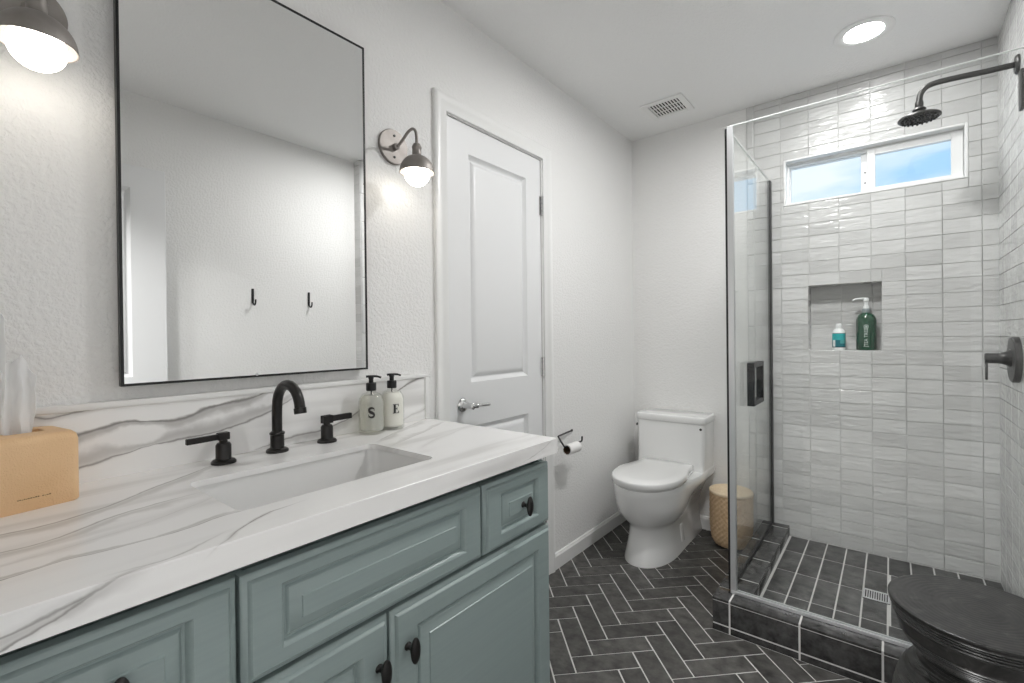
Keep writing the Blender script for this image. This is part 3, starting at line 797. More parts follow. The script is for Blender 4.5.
bm = B(); lathe(bm, [(0.036, 0.018), (0.034, 0.022), (0.026, 0.030), (0.0205, 0.044), (0.0195, 0.055), (0.0195, 0.086), (0.018, 0.088), (0.0, 0.088)], (XS - 0.003, 2.52, 1.066), (-1, 0, 0), 32)
box(bm, (1.597, 2.512, 0.984), (1.6045, 2.528, 1.076), 0.002, 2); obj('lever_handle', bm, M_GUN, t)
bm = B(); box(bm, (XS - 0.012, 2.395, 1.946), (XS - 0.002, 2.436, 2.085), 0.004, 2)
tag(obj('hand_shower_bracket', bm, M_GUN), 'dark upright wall fitting just below the shower arm at right edge', 'wall fitting')

# ------------------------------------------------------------------ bottles in the niche
t = thing('pump_bottle', 'tall dark green pump bottle in the shower niche', 'bottle', (1.223, 2.945, NZ0))
cx, cy = 1.223, 2.945
bm = B(); lathe(bm, [(0.036, 0), (0.0405, 0.004), (0.042, 0.012), (0.042, 0.145), (0.040, 0.160), (0.033, 0.176), (0.022, 0.186), (0.0155, 0.189), (0.0155, 0.193)], (cx, cy, NZ0), (0, 0, 1), 48); body = obj('bottle_body', bm, M_GREEN, t)
aC = math.atan2(-cy, 1.316 - cx)
bm = B()
polys = []
for k in range(24):
    a, c = 2 * PI * k / 24, 2 * PI * (k + 1) / 24
    polys.append([(0.0100 * math.cos(a), 0.118 + 0.0100 * math.sin(a)), (0.0100 * math.cos(c), 0.118 + 0.0100 * math.sin(c)), (0.0083 * math.cos(c), 0.118 + 0.0083 * math.sin(c)), (0.0083 * math.cos(a), 0.118 + 0.0083 * math.sin(a))])
polys += [[(-0.0012, 0.111), (0.0012, 0.111), (0.0012, 0.124), (-0.0012, 0.124)], [(-0.006, 0.1135), (-0.005, 0.112), (0.006, 0.122), (0.005, 0.1235)], [(0.006, 0.1135), (0.005, 0.112), (-0.006, 0.122), (-0.005, 0.1235)]]
polys2 = [[(-0.011 + 0.0037 * k, 0.019), (-0.0085 + 0.0037 * k, 0.019), (-0.0085 + 0.0037 * k, 0.0215), (-0.011 + 0.0037 * k, 0.0215)] for k in range(6)]
wrap_poly(bm, polys, (cx, cy), 0.042, aC, NZ0)
obj('emblem', bm, M_INKW, body, label='pale round leaf emblem')
def on_green(x, y):       # lettering read from bottom to top
    uu, vv = -y, x
    return Vector((cx + 0.0425 * math.cos(aC + uu / 0.042), cy + 0.0425 * math.sin(aC + uu / 0.042), NZ0 + 0.066 + vv))
bm = text_bm('TEA TREE', 0.0205, on_green); wrap_poly(bm, polys2, (cx, cy), 0.042, aC, NZ0)
obj('lettering', bm, M_INKW, body, label='pale upright lettering')
bm = B(); lathe(bm, [(0.0165, 0.188), (0.0175, 0.190), (0.0175, 0.206), (0.0155, 0.209), (0.0, 0.209)], (cx, cy, NZ0), (0, 0, 1), 28); obj('collar', bm, M_PUMPG, t)
bm = B(); lathe(bm, [(0.0135, 0.207), (0.0125, 0.220), (0.0075, 0.224), (0.0075, 0.240), (0.012, 0.244), (0.0125, 0.258), (0.010, 0.263), (0.0, 0.264)], (cx, cy, NZ0), (0, 0, 1), 24)
tube(bm, catmull([(cx - 0.004, cy - 0.002, NZ0 + 0.258), (cx - 0.022, cy - 0.008, NZ0 + 0.259), (cx - 0.042, cy - 0.012, NZ0 + 0.257), (cx - 0.053, cy - 0.014, NZ0 + 0.250)], 4), [0.006] * 5 + [0.005] * 4 + [0.0045] * 4, 12)
obj('pump', bm, M_PUMPW, t)
t = thing('squeeze_bottle', 'small white capped bottle with turquoise label in the shower niche', 'bottle', (1.109, 2.945, NZ0))
cx2, cy2 = 1.110, 2.945
bm = B(); lathe(bm, [(0.024, 0), (0.028, 0.003), (0.0285, 0.010), (0.0285, 0.088), (0.026, 0.098), (0.018, 0.108), (0.0125, 0.111)], (cx2, cy2, NZ0), (0, 0, 1), 40); body = obj('bottle_body', bm, M_WHITEP, t)
bm = B(); lathe(bm, [(0.0128, 0.110), (0.0132, 0.113), (0.0125, 0.133), (0.010, 0.137), (0.0, 0.1375)], (cx2, cy2, NZ0), (0, 0, 1), 28); obj('cap', bm, M_PUMPW, t)
bm = B(); aC2 = math.atan2(-cy2, 1.316 - cx2); r2 = 0.0285
def patch(u0, u1, v0, v1, mi, th=0.0004):
    n = max(1, int(abs(u1 - u0) / 0.004)); ps = [u0 + (u1 - u0) * k / n for k in range(n + 1)]
    wrap_poly(bm, [[(a, v0), (c, v0), (c, v1), (a, v1)] for a, c in zip(ps, ps[1:])], (cx2, cy2), r2, aC2, NZ0, mi, th)
patch(-0.045, 0.045, 0.052, 0.085, 0); patch(-0.016, 0.006, 0.018, 0.052, 1); patch(0.006, 0.045, 0.034, 0.052, 2); patch(0.006, 0.045, 0.018, 0.034, 1)
patch(-0.045, -0.030, 0.018, 0.052, 1); patch(-0.045, 0.045, 0.014, 0.018, 3); patch(-0.045, 0.045, 0.085, 0.087, 3)
obj('label_wrap', bm, [M_TEAL1, M_TEAL2, M_TEAL3, M_NAVY], body, label='turquoise and dark teal label')

# ------------------------------------------------------------------ ceiling fittings
t = thing('recessed_light', 'lit round recessed light in the ceiling above the shower front', 'ceiling light', (1.236, 2.494, H))
bm = B(); lathe(bm, [(0.105, 0.0), (0.105, 0.003), (0.100, 0.005), (0.080, 0.007), (0.069, 0.004), (0.068, 0.0)], (1.236, 2.494, H), (0, 0, -1), 64, cap0=False, cap1=False); obj('trim_ring', bm, M_TRIM, t)
bm = B(); lathe(bm, [(0.0685, 0.002), (0.056, 0.0032), (0.0, 0.004)], (1.236, 2.494, H), (0, 0, -1), 48, cap0=False); obj('lens', bm, M_LENS, t)
t = thing('recessed_light', 'added unseen recessed fill light in the ceiling in front of the shower', 'ceiling light', (1.0, 1.86, H))  # fill can added out of view to brighten the room
bm = B(); lathe(bm, [(0.105, 0.0), (0.105, 0.003), (0.100, 0.005), (0.080, 0.007), (0.069, 0.004), (0.068, 0.0)], (1.0, 1.86, H), (0, 0, -1), 64, cap0=False, cap1=False); obj('trim_ring', bm, M_TRIM, t)
bm = B(); lathe(bm, [(0.0685, 0.002), (0.056, 0.0032), (0.0, 0.004)], (1.0, 1.86, H), (0, 0, -1), 48, cap0=False); obj('lens', bm, emit('lit_fill_lens', (1.0, 0.995, 0.985, 1), FILL_CAN_EMIT), t)
t = thing('ceiling_vent', 'white rectangular louvred vent in the ceiling above the toilet', 'vent', (0.355, 2.596, H))
x0, x1, y0, y1 = 0.238, 0.470, 2.490, 2.703
bm = B(); ring_bm(bm, x0, x1, y0, y1, H - 0.010, H - 0.0005, 0.033, 0.033, 0.030, 0.030, 0.002)
for v in bm.verts: v.co.y, v.co.z = v.co.z, v.co.y
bmesh.ops.reverse_faces(bm, faces=bm.faces[:]); obj('vent_frame', bm, M_TRIM, t)
bm = B(); box(bm, (x0 + 0.03, y0 + 0.028, H - 0.002), (x1 - 0.03, y1 - 0.028, H - 0.0005)); obj('vent_shade_sheet', bm, M_NEARBLACK, t, label='black sheet painted as the shade behind the slats')  # flat near-black sheet, shade between the slats put into its colour
bm = B()
for k in range(10):
    X = x0 + 0.039 + k * 0.0162
    box(bm, (X, y0 + 0.028, H - 0.0085), (X + 0.0072, y1 - 0.028, H - 0.006))
for Y in (y0 + 0.078, y0 + 0.130): box(bm, (x0 + 0.03, Y, H - 0.008), (x1 - 0.03, Y + 0.003, H - 0.0055))
obj('louvre', bm, M_TRIM, t)

# ------------------------------------------------------------------ vanity
VX = 0.550; CXF = 0.5675; CY0, CY1 = 0.0, 1.1308
t = thing('vanity_cabinet', 'teal painted bathroom vanity cabinet with raised panels and black knobs', 'cabinet', (0.27, 0.565, 0.0))
bm = B()
for lo, hi in (((0.003, 0.012, 0.10), (VX - 0.031, 0.030, 0.8325)), ((0.003, 1.103, 0.10), (VX - 0.031, 1.121, 0.8325)), ((0.003, 0.030, 0.10), (VX - 0.031, 1.103, 0.118)), ((0.003, 0.030, 0.118), (0.009, 1.103, 0.8325)),
               ((VX - 0.067, 0.030, 0.770), (VX - 0.055, 1.103, 0.8325)), ((VX - 0.050, 0.030, 0.118), (VX - 0.031, 1.103, 0.16)), ((VX - 0.050, 0.030, 0.60), (VX - 0.031, 1.103, 0.66)),
               ((VX - 0.050, 0.27, 0.118), (VX - 0.031, 0.31, 0.800)), ((VX - 0.050, 0.81, 0.62), (VX - 0.031, 0.86, 0.800)), ((VX - 0.050, 0.545, 0.118), (VX - 0.031, 0.585, 0.64))):
    box(bm, lo, hi)
obj('carcass', bm, M_TEAL, t)
bm = B(); box(bm, (0.003, 0.02, 0.0), (0.46, 1.113, 0.10)); obj('toe_kick', bm, M_NEARBLACK, t)
OUT = [(0.0, -0.012), (0.003, -0.008), (0.009, -0.006), (0.0105, -0.0025), (0.014, 0.0)]
PL = [(0.002, -0.001), (0.006, -0.008), (0.008, -0.012), (0.012, -0.0125), (0.015, -0.0085), (0.017, -0.0075), (0.034, -0.0015), (0.0355, 0.001)]
def knob(y, z, parent, tilt=0.0):
    bm = B()
    lathe(bm, [(0.0085, 0), (0.0085, 0.002), (0.0055, 0.005), (0.0045, 0.010), (0.0055, 0.016), (0.009, 0.019)], (VX - 0.001, y, z), (1, 0, 0), 18)
    g = bmesh.ops.create_uvsphere(bm, u_segments=20, v_segments=12, radius=1.0)
    for v in g['verts']: v.co = Vector((VX + 0.024 + v.co.x * 0.0075, y + v.co.y * 0.0115, z + v.co.z * 0.0265))
    return obj('knob', bm, M_BRONZE, parent, label='oval black knob')
def front(name, y0, y1, z0, z1, ins, label=None):
    bm = B(); paneled(bm, y0, y1, z0, z1, VX, 0.030, OUT, [(y0 + ins[0], y1 - ins[0], z0 + ins[1], z1 - ins[2])], PL)
    return obj(name, bm, M_TEAL, t, label)
d = front('drawer_front', 0.8405, 1.1215, 0.634, 0.806, (0.058, 0.036, 0.030)); knob(0.990, 0.720, d)
front('drawer_front', 0.2935, 0.8345, 0.634, 0.806, (0.058, 0.036, 0.030), 'wide false drawer front without knob')
d = front('drawer_front', 0.0125, 0.2875, 0.634, 0.808, (0.058, 0.036, 0.030)); knob(0.143, 0.728, d)
d = front('cabinet_door', 0.5665, 1.1215, 0.115, 0.626, (0.060, 0.055, 0.050)); knob(0.603, 0.543, d)
d = front('cabinet_door', 0.2935, 0.5605, 0.115, 0.626, (0.060, 0.055, 0.050)); knob(0.534, 0.536, d)
d = front('drawer_front', 0.0125, 0.2875, 0.378, 0.626, (0.058, 0.046, 0.040)); knob(0.150, 0.502, d)
d = front('drawer_front', 0.0125, 0.2875, 0.115, 0.370, (0.058, 0.046, 0.040)); knob(0.150, 0.243, d)

# countertop with the sink cut-out
SX0, SX1, SY0, SY1 = 0.190, 0.452, 0.328, 0.772
def rounded(x0, x1, y0, y1, r, n=6):
    P = []
    for cx_, cy_, a0 in ((x1 - r, y1 - r, 0), (x0 + r, y1 - r, 90), (x0 + r, y0 + r, 180), (x1 - r, y0 + r, 270)):
        for k in range(n + 1):
            a = math.radians(a0 + 90 * k / n); P.append((cx_ + r * math.cos(a), cy_ + r * math.sin(a)))
    return P
def slab_with_hole(bm, x0, x1, y0, y1, z0, z1, hole, bev):
    """hole: ccw outline of 4 corner arcs starting at the (x1,y1) corner"""
    n = len(hole) // 4
    outer = lambda i: [(x1 - i, y1 - i), (x0 + i, y1 - i), (x0 + i, y0 + i), (x1 - i, y0 + i)]
    def ring(z, i): return [bm.verts.new((x, y, z)) for x, y in outer(i)]
    def hring(z, i=0.0):
        cxm, cym = (x0 + x1) / 2, (y0 + y1) / 2
        return [bm.verts.new((x, y, z)) for x, y in hole]
    T, B_ = ring(z1, bev), ring(z0, 0); Mid = ring(z1 - bev, 0)
    ht, hb = hring(z1), hring(z1 - 0.013)
    for O, Hh, up in ((T, ht, True), (B_, hb, False)):
        for c in range(4):
            arc = Hh[c * n:(c + 1) * n]
            for a, d_ in zip(arc, arc[1:]):
                f = [O[c], d_, a]; bm.faces.new(f if not up else f)
            nx = (c + 1) % 4
            bm.faces.new([O[c], O[nx], Hh[nx * n], arc[-1]])
    for a, c in ((B_, Mid), (Mid, T)):
        for k in range(4): bm.faces.new([a[k], a[(k + 1) % 4], c[(k + 1) % 4], c[k]])
    m_ = len(ht)
    for k in range(m_): bm.faces.new([ht[k], ht[(k + 1) % m_], hb[(k + 1) % m_], hb[k]])
    bmesh.ops.recalc_face_normals(bm, faces=bm.faces[:])
bm = B(); slab_with_hole(bm, 0.002, CXF, CY0, CY1, 0.833, GZ, rounded(SX0, SX1, SY0, SY1, 0.022), 0.0012)
tag(obj('countertop', bm, M_MARBLE), 'white grey veined marble countertop on the teal vanity', 'countertop')
t = thing('backsplash', 'low grey veined marble backsplash under the mirror', 'backsplash', (0.01, 0.565, GZ))
bm = B(); box(bm, (0.001, CY0, GZ), (0.016, 1.112, 1.026), 0.001, 1); obj('marble_slab', bm, M_MARBLE_V, t, loc=(0, 0, 0))
bm = B(); box(bm, (0.001, CY0, 1.026), (0.021, 1.128, 1.040), 0.002, 2); box(bm, (0.001, 1.112, GZ), (0.021, 1.128, 1.026), 0.002, 2); obj('edge_trim', bm, M_TRIM, t, label='white edge strip along top and end')
# undermount basin
t = thing('sink_basin', 'white rectangular undermount sink basin set below the marble countertop', 'sink', (0.32, 0.55, 0.70))
def basin():
    bm = B()
    e = 0.006
    R = lambda i, z, r: [(x, y, z) for x, y in rounded(SX0 - e + i, SX1 + e - i, SY0 - e + i, SY1 + e - i, r)]
    rings_loft(bm, [R(-0.02, GZ - 0.0135, 0.03), R(0.0, GZ - 0.0135, 0.028), R(0.004, 0.84, 0.030), R(0.010, 0.76, 0.035), R(0.022, 0.712, 0.04), R(0.045, 0.703, 0.04), R(0.11, 0.699, 0.02)], cap0=False)
    rings_loft(bm, [R(0.10, 0.688, 0.02), R(0.03, 0.692, 0.04), R(0.0, 0.73, 0.035), R(-0.008, 0.80, 0.03), R(-0.02, 0.825, 0.03), R(-0.02, GZ - 0.0135, 0.03)], cap1=False)
    bmesh.ops.remove_doubles(bm, verts=bm.verts[:], dist=1e-5)
    bmesh.ops.recalc_face_normals(bm, faces=bm.faces[:])
    return bm
obj('bowl', basin(), simple('basin_porcelain', (0.77, 0.77, 0.765, 1), 0.12, coat=0.3), t)
bm = B(); lathe(bm, [(0.024, 0), (0.024, 0.002), (0.019, 0.003), (0.017, 0.001), (0.0, 0.002)], (0.32, 0.55, 0.6995), (0, 0, 1), 28); obj('drain', bm, M_BLACK, t)

# faucet
t = thing('faucet', 'black widespread faucet with gooseneck spout behind the sink', 'faucet', (0.067, 0.565, GZ))
fy = 0.567; fx = 0.068
bm = B(); lathe(bm, [(0.027, 0), (0.027, 0.005), (0.024, 0.008), (0.0175, 0.010), (0.0170, 0.014), (0.0165, 0.044), (0.0185, 0.046), (0.0185, 0.050), (0.0145, 0.053)], (fx, fy, GZ), (0, 0, 1), 32)
path = [(fx, fy, GZ + 0.04), (fx, fy, GZ + 0.09), (fx + 0.001, fy, GZ + 0.110)]
rr = 0.0605
for k in range(0, 13):
    a = PI - k * PI / 12 * 0.98
    path.append((fx + 0.002 + rr + rr * math.cos(a), fy, GZ + 0.1175 + rr * math.sin(a)))
tube(bm, path, 0.0125, 18); sp = obj('spout', bm, M_BRONZE, t)
pE, pD = Vector(path[-1]), (Vector(path[-1]) - Vector(path[-2])).normalized()
bm = B(); lathe(bm, [(0.0125, -0.004), (0.0145, -0.003), (0.0145, 0.010), (0.0135, 0.011), (0.0, 0.011)], pE, pD, 24); obj('aerator', bm, M_BRONZE, sp)
for (hx, hy, ang) in ((0.077, 0.437, -PI / 2 + 0.10), (0.068, 0.706, PI / 2 + 0.06)):
    bm = B(); lathe(bm, [(0.0265, 0), (0.0265, 0.004), (0.0235, 0.008), (0.0175, 0.010), (0.0165, 0.013), (0.0165, 0.043), (0.0135, 0.048), (0.009, 0.050), (0.0085, 0.056), (0.0085, 0.070), (0.0, 0.070)], (hx, hy, GZ), (0, 0, 1), 30)
    h = obj('handle', bm, M_BRONZE, t)
    Mx = Matrix.Translation((hx, hy, GZ + 0.064)) @ Matrix.Rotation(ang, 4, 'Z')
    bm = B(); box(bm, (-0.012, -0.0085, -0.009), (0.013, 0.0085, 0.009), 0.002, 2, mat=Mx); box(bm, (0.010, -0.0045, -0.007), (0.079, 0.0045, 0.0065), 0.0012, 1, mat=Mx); obj('lever', bm, M_BRONZE, h)

# soap and lotion bottles
def dispenser(label, cx, cy, z0, liquid_mat, level, glyph, face, group='lettered glass pump bottles'):
    t = thing('soap_dispenser', label, 'soap dispenser', (cx, cy, z0), group)
    r = 0.0385
    prof = [(r - 0.004, 0), (r, 0.004), (r, 0.097), (r - 0.003, 0.109), (r - 0.012, 0.121), (0.0145, 0.127), (0.0128, 0.130), (0.0128, 0.137)]
    bm = B(); lathe(bm, prof, (cx, cy, z0), (0, 0, 1), 44, cap1=False); body = obj('glass_body', bm, M_BOTTLE, t)
    q = r - 0.0035; top = [(q, 0.014), (q, min(level, 0.095))]
    if level > 0.095: top += [(q - 0.004, 0.108), (q - 0.013, min(level, 0.119))]
    bm = B(); lathe(bm, [(q - 0.003, 0.010)] + top, (cx, cy, z0), (0, 0, 1), 40); obj('contents', bm, liquid_mat, body)
    bm = B(); wrap_poly(bm, glyph, (cx, cy), r, face, z0 + 0.068, th=0.0006); obj('letter', bm, M_INK, body, label='printed black serif letter')
    bm = B(); lathe(bm, [(0.0145, 0.131), (0.0153, 0.133), (0.0153, 0.153), (0.014, 0.155), (0.0, 0.155)], (cx, cy, z0), (0, 0, 1), 30); obj('collar', bm, M_BLACK, t)
    bm = B(); lathe(bm, [(0.0070, 0.153), (0.0070, 0.167), (0.0085, 0.169), (0.0085, 0.177), (0.0, 0.178)], (cx, cy, z0), (0, 0, 1), 20)
    dx, dy = math.cos(face + PI / 2), math.sin(face + PI / 2)
    P = lambda s, z: (cx + dx * s, cy + dy * s, z0 + z)
    tube(bm, catmull([P(-0.015, 0.1745), P(0.0, 0.175), P(0.018, 0.174), P(0.030, 0.170)], 4), [0.0036] * 9 + [0.0032] * 4, 10)
    tube(bm, [P(0, 0.15), P(0, 0.03)], 0.002, 8)
    obj('pump', bm, M_BLACK, t)
    return t
def glyph_E(h=0.029, w=0.020):
    R = lambda a, b_, c, d_: [(a * w - w / 2, c * h - h / 2), (b_ * w - w / 2, c * h - h / 2), (b_ * w - w / 2, d_ * h - h / 2), (a * w - w / 2, d_ * h - h / 2)]
    return [R(0.14, 0.46, 0.06, 0.94), R(0.0, 0.95, 0.0, 0.07), R(0.0, 0.92, 0.93, 1.0), R(0.86, 0.98, 0.0, 0.27), R(0.83, 0.95, 0.74, 1.0), R(0.42, 0.66, 0.47, 0.54), R(0.60, 0.70, 0.36, 0.64)]
def glyph_S(h=0.029, w=0.020):
    P = []
    pts = catmull([(0.40, 0.30, 0), (0.30, 0.42, 0), (0.0, 0.49, 0), (-0.33, 0.36, 0), (-0.30, 0.14, 0), (0.0, 0.01, 0), (0.32, -0.14, 0), (0.35, -0.36, 0), (0.0, -0.49, 0), (-0.33, -0.40, 0), (-0.42, -0.27, 0)], 5)
    n = len(pts); out = []
    for i in range(n - 1):
        def side(j, s):
            tq = (pts[min(j + 1, n - 1)] - pts[max(j - 1, 0)]).normalized(); nn = Vector((-tq.y, tq.x, 0))
            k = abs(2 * j / (n - 1) - 1); wd = 0.13 * (1 - k) ** 0.7 + 0.035
            q = pts[j] + nn * s * wd
            return (q.x * w, q.y * h)
        out.append([side(i, -1), side(i + 1, -1), side(i + 1, 1), side(i, 1)])
    out.append([(0.36 * w, 0.50 * h), (0.36 * w, 0.18 * h), (0.42 * w, 0.18 * h), (0.42 * w, 0.50 * h)]); out.append([(-0.44 * w, -0.50 * h), (-0.38 * w, -0.50 * h), (-0.38 * w, -0.16 * h), (-0.44 * w, -0.16 * h)])
    return out
dispenser('clear soap pump bottle lettered S, nearer the black faucet', 0.066, 0.855, GZ, M_SOAP, 0.117, glyph_S(), math.atan2(-0.855, 1.25) + 0.0)
dispenser('cream lotion pump bottle lettered E, nearer the white door', 0.058, 0.938, GZ, M_LOTION, 0.118, glyph_E(), math.atan2(-0.946, 1.25) + 0.33)

# tissue box
BC = Vector((0.089, 0.103, GZ)); RB = Matrix.Translation(BC) @ Matrix.Rotation(math.radians(10), 4, 'Z')
t = thing('tissue_box', 'tan leather cube tissue box on the counter near left edge', 'tissue box', BC)
bm = B(); w_ = 0.062
def sq(s, z, r, n=6): return [RB @ Vector((x, y, z)) for x, y in rounded(-s, s, -s, s, r, n)]
ell = [RB @ Vector((0.028 * math.cos(a), 0.042 * math.sin(a), 0.1295)) for a in [math.radians(0 + 360 * k / 28) for k in range(28)]]
def match(ring, zc, f=None): return ring
sqr = [sq(w_ - 0.002, 0.0, 0.012), sq(w_, 0.003, 0.012), sq(w_, 0.1140, 0.012), sq(w_ - 0.002, 0.1230, 0.012), sq(w_ - 0.007, 0.1285, 0.013), sq(w_ - 0.014, 0.1300, 0.014)]
ang0 = [math.atan2(y, x) for x, y in rounded(-1, 1, -1, 1, 0.2, 6)]
op = lambda z, k: [RB @ Vector((0.026 * k * math.cos(a), 0.034 * k * math.sin(a), z)) for a in ang0]
rings_loft(bm, sqr + [op(0.1305, 1.0), op(0.1260, 0.98)], cap0=True, cap1=False)
rings_loft(bm, [op(0.1260, 0.98), op(0.05, 0.98)], cap0=False, cap1=True)
body = obj('leather_cover', bm, M_LEATHER, t)
bm = B()
rs = random.Random(3); yy = -0.023
while yy < 0.020:
    wch = rs.uniform(0.0012, 0.0028); hch = rs.uniform(0.0008, 0.0022)
    if abs(yy - 0.006) > 0.0022:
        box(bm, (w_ - 0.0004, yy, 0.0215), (w_ + 0.0004, yy + wch, 0.0215 + hch), mat=RB)
    yy += wch + 0.0008
obj('stamped_mark', bm, M_STAMP, body, label='tiny brown stamped line of script')
def tissue():
    bm = B()
    def sheet(ya, yb, x0, ztop, amp, ph):
        n, m_ = 16, 22; rows = []
        for j in range(m_ + 1):
            v = j / m_; row = []
            for i in range(n + 1):
                u = i / n * 2 - 1
                wd = 0.72 + 0.28 * min(1, v * 1.8)
                y = (ya + yb) / 2 + u * (yb - ya) / 2 * wd
                zt = ztop - GZ - 0.022 * u * u - 0.03 * max(0, abs(u) - 0.6) + 0.006 * math.sin(u * 6 + ph)
                z = 0.10 + v * (zt - 0.10)
                x = x0 + amp * math.sin(u * 5.5 + ph + v) * (0.35 + 0.65 * v) + 0.005 * mnoise.noise(Vector((u * 3, v * 5, ph))) + 0.012 * v
                row.append(bm.verts.new(Vector((x, y + 0.003 * mnoise.noise(Vector((u * 4, v * 6, ph + 5))), GZ + z))))
            rows.append(row)
        for a, c in zip(rows, rows[1:]):
            for i in range(n): bm.faces.new([a[i], a[i + 1], c[i + 1], c[i]])
        return rows
    a = sheet(0.078, 0.120, 0.090, 1.142, 0.008, 0.4)
    c = sheet(0.046, 0.083, 0.094, 1.235, 0.010, 2.0)
    # the two folds are one sheet: join them low down in the box
    for k in range(6): bm.faces.new([c[k][-1], a[k][0], a[k + 1][0], c[k + 1][-1]])
    bmesh.ops.recalc_face_normals(bm, faces=bm.faces[:])
    bmesh.ops.solidify(bm, geom=bm.faces[:], thickness=0.0008)
    return bm
tag(obj('paper_tissue', tissue(), M_TISSUE, angle=60), 'white paper tissue sticking up out of the tan leather box', 'tissue')

# ------------------------------------------------------------------ mirror
MY0, MY1, MZ0, MZ1, MXF = 0.257, 0.869, 1.0705, 2.083, 0.030
t = thing('wall_mirror', 'tall rectangular wall mirror with thin black frame above the sink', 'mirror', (0.004, 0.563, MZ0))
bm = B(); f_ = 0.0055
for r in rects_minus((MY0, MY1, MZ0, MZ1), [(MY0 + f_, MY1 - f_, MZ0 + f_, MZ1 - f_)]): box(bm, (0.012, r[0], r[2]), (MXF, r[1], r[3]))
obj('frame', bm, M_BLACK, t)
bm = B(); box(bm, (0.014, MY0 + f_, MZ0 + f_), (MXF - 0.0015, MY1 - f_, MZ1 - f_)); obj('mirror_glass', bm, M_MIRROR, t)
bm = B(); box(bm, (0.0005, MY0 + 0.05, MZ1 - 0.09), (0.014, MY1 - 0.05, MZ1 - 0.06)); obj('hanging_rail', bm, M_BLACK, t)
bm = B(); lathe(bm, [(0.004, 0), (0.004, 0.002), (0, 0.0025)], (MXF - 0.0016, 0.535, MZ0 + f_ + 0.002), (1, 0, 0), 16); obj('clip', bm, M_ALU, t, label='small clip on the lower edge')

# ------------------------------------------------------------------ sconces
def sconce(y, label):
    z0 = 1.8165
    t = thing('wall_sconce', label, 'wall lamp', (0.0, y, z0), 'wall sconces either side of the mirror')
    bm = B(); lathe(bm, [(0.058, 0), (0.058, 0.009), (0.0565, 0.011), (0.0, 0.0125)], (0.0005, y, z0), (1, 0, 0), 48); pl = obj('backplate', bm, M_PEWTER, t)
    for s_ in (-1, 1):
        bm = B(); lathe(bm, [(0.004, 0), (0.004, 0.003), (0, 0.004)], (0.0115, y, z0 + s_ * 0.036), (1, 0, 0), 12); obj('screw', bm, M_SCREW, pl, label='dark screw')
    bm = B(); lathe(bm, [(0.011, 0), (0.011, 0.016), (0.008, 0.018)], (0.011, y, z0 - 0.003), (1, 0, 0), 20)
    tube(bm, catmull([(0.014, y, z0 - 0.003), (0.036, y, z0 - 0.001), (0.060, y, z0 + 0.012), (0.084, y, z0 + 0.028), (0.108, y, z0 + 0.032), (0.123, y, z0 + 0.019), (0.1275, y, z0 - 0.005), (0.1275, y, z0 - 0.036)], 6), 0.0048, 14); obj('arm', bm, M_PEWTER, t)
    ax = 0.1275
    bm = B(); lathe(bm, [(0.005, 1.815), (0.011, 1.812), (0.0155, 1.803), (0.0155, 1.799), (0.0145, 1.797), (0.0145, 1.777), (0.0165, 1.774)], (ax, y, -0.018), (0, 0, 1), 28); obj('socket_cup', bm, M_PEWTER, t)
    prof = [(0.010, 1.777)]
    for k in range(1, 15):
        a = k / 14 * PI / 2; prof.append((0.0555 * math.sin(a) ** 0.92, 1.720 + 0.0555 * math.cos(a)))
    prof += [(0.0565, 1.7195), (0.0555, 1.7185)]
    inner = [(0.0535 * math.sin(k / 14 * PI / 2), 1.7195 + 0.053 * math.cos(k / 14 * PI / 2)) for k in range(14, 0, -1)]
    bm = B(); lathe(bm, prof + inner, (ax, y, -0.018), (0, 0, 1), 48, cap0=False, cap1=False); obj('dome_shade', bm, M_PEWTER, t)
    bm = B(); g = bmesh.ops.create_uvsphere(bm, u_segments=32, v_segments=20, radius=0.0405)
    for v in g['verts']: v.co += Vector((ax, y, 1.698))
    obj('globe_bulb', bm, M_GLOBE, t, label='lit white globe bulb')
    return t
s1 = sconce(0.995, 'pewter domed wall sconce with lit globe between mirror and white door')
s2 = copy_tree(s1); s2.location.y = 0.127
s2['label'] = 'pewter domed wall sconce with lit globe at top left above the tissue box'

# robe hooks on the right wall (seen in the mirror)
def hook(y, label):
    t = thing('robe_hook', label, 'hook', (XR, y, 1.42), 'black hooks reflected in the mirror')
    bm = B(); box(bm, (XR - 0.006, y - 0.007, 1.385), (XR - 0.0002, y + 0.007, 1.475), 0.0015, 1); obj('plate', bm, M_BLACK, t)
    bm = B(); tube(bm, catmull([(XR - 0.004, y, 1.400), (XR - 0.014, y, 1.380), (XR - 0.030, y, 1.376), (XR - 0.041, y, 1.390), (XR - 0.043, y, 1.408)], 6), 0.0048, 12); obj('prong', bm, M_BLACK, t)
hook(1.236, 'left black robe hook of the two reflected in the mirror')
hook(1.590, 'right black robe hook of the two reflected in the mirror')

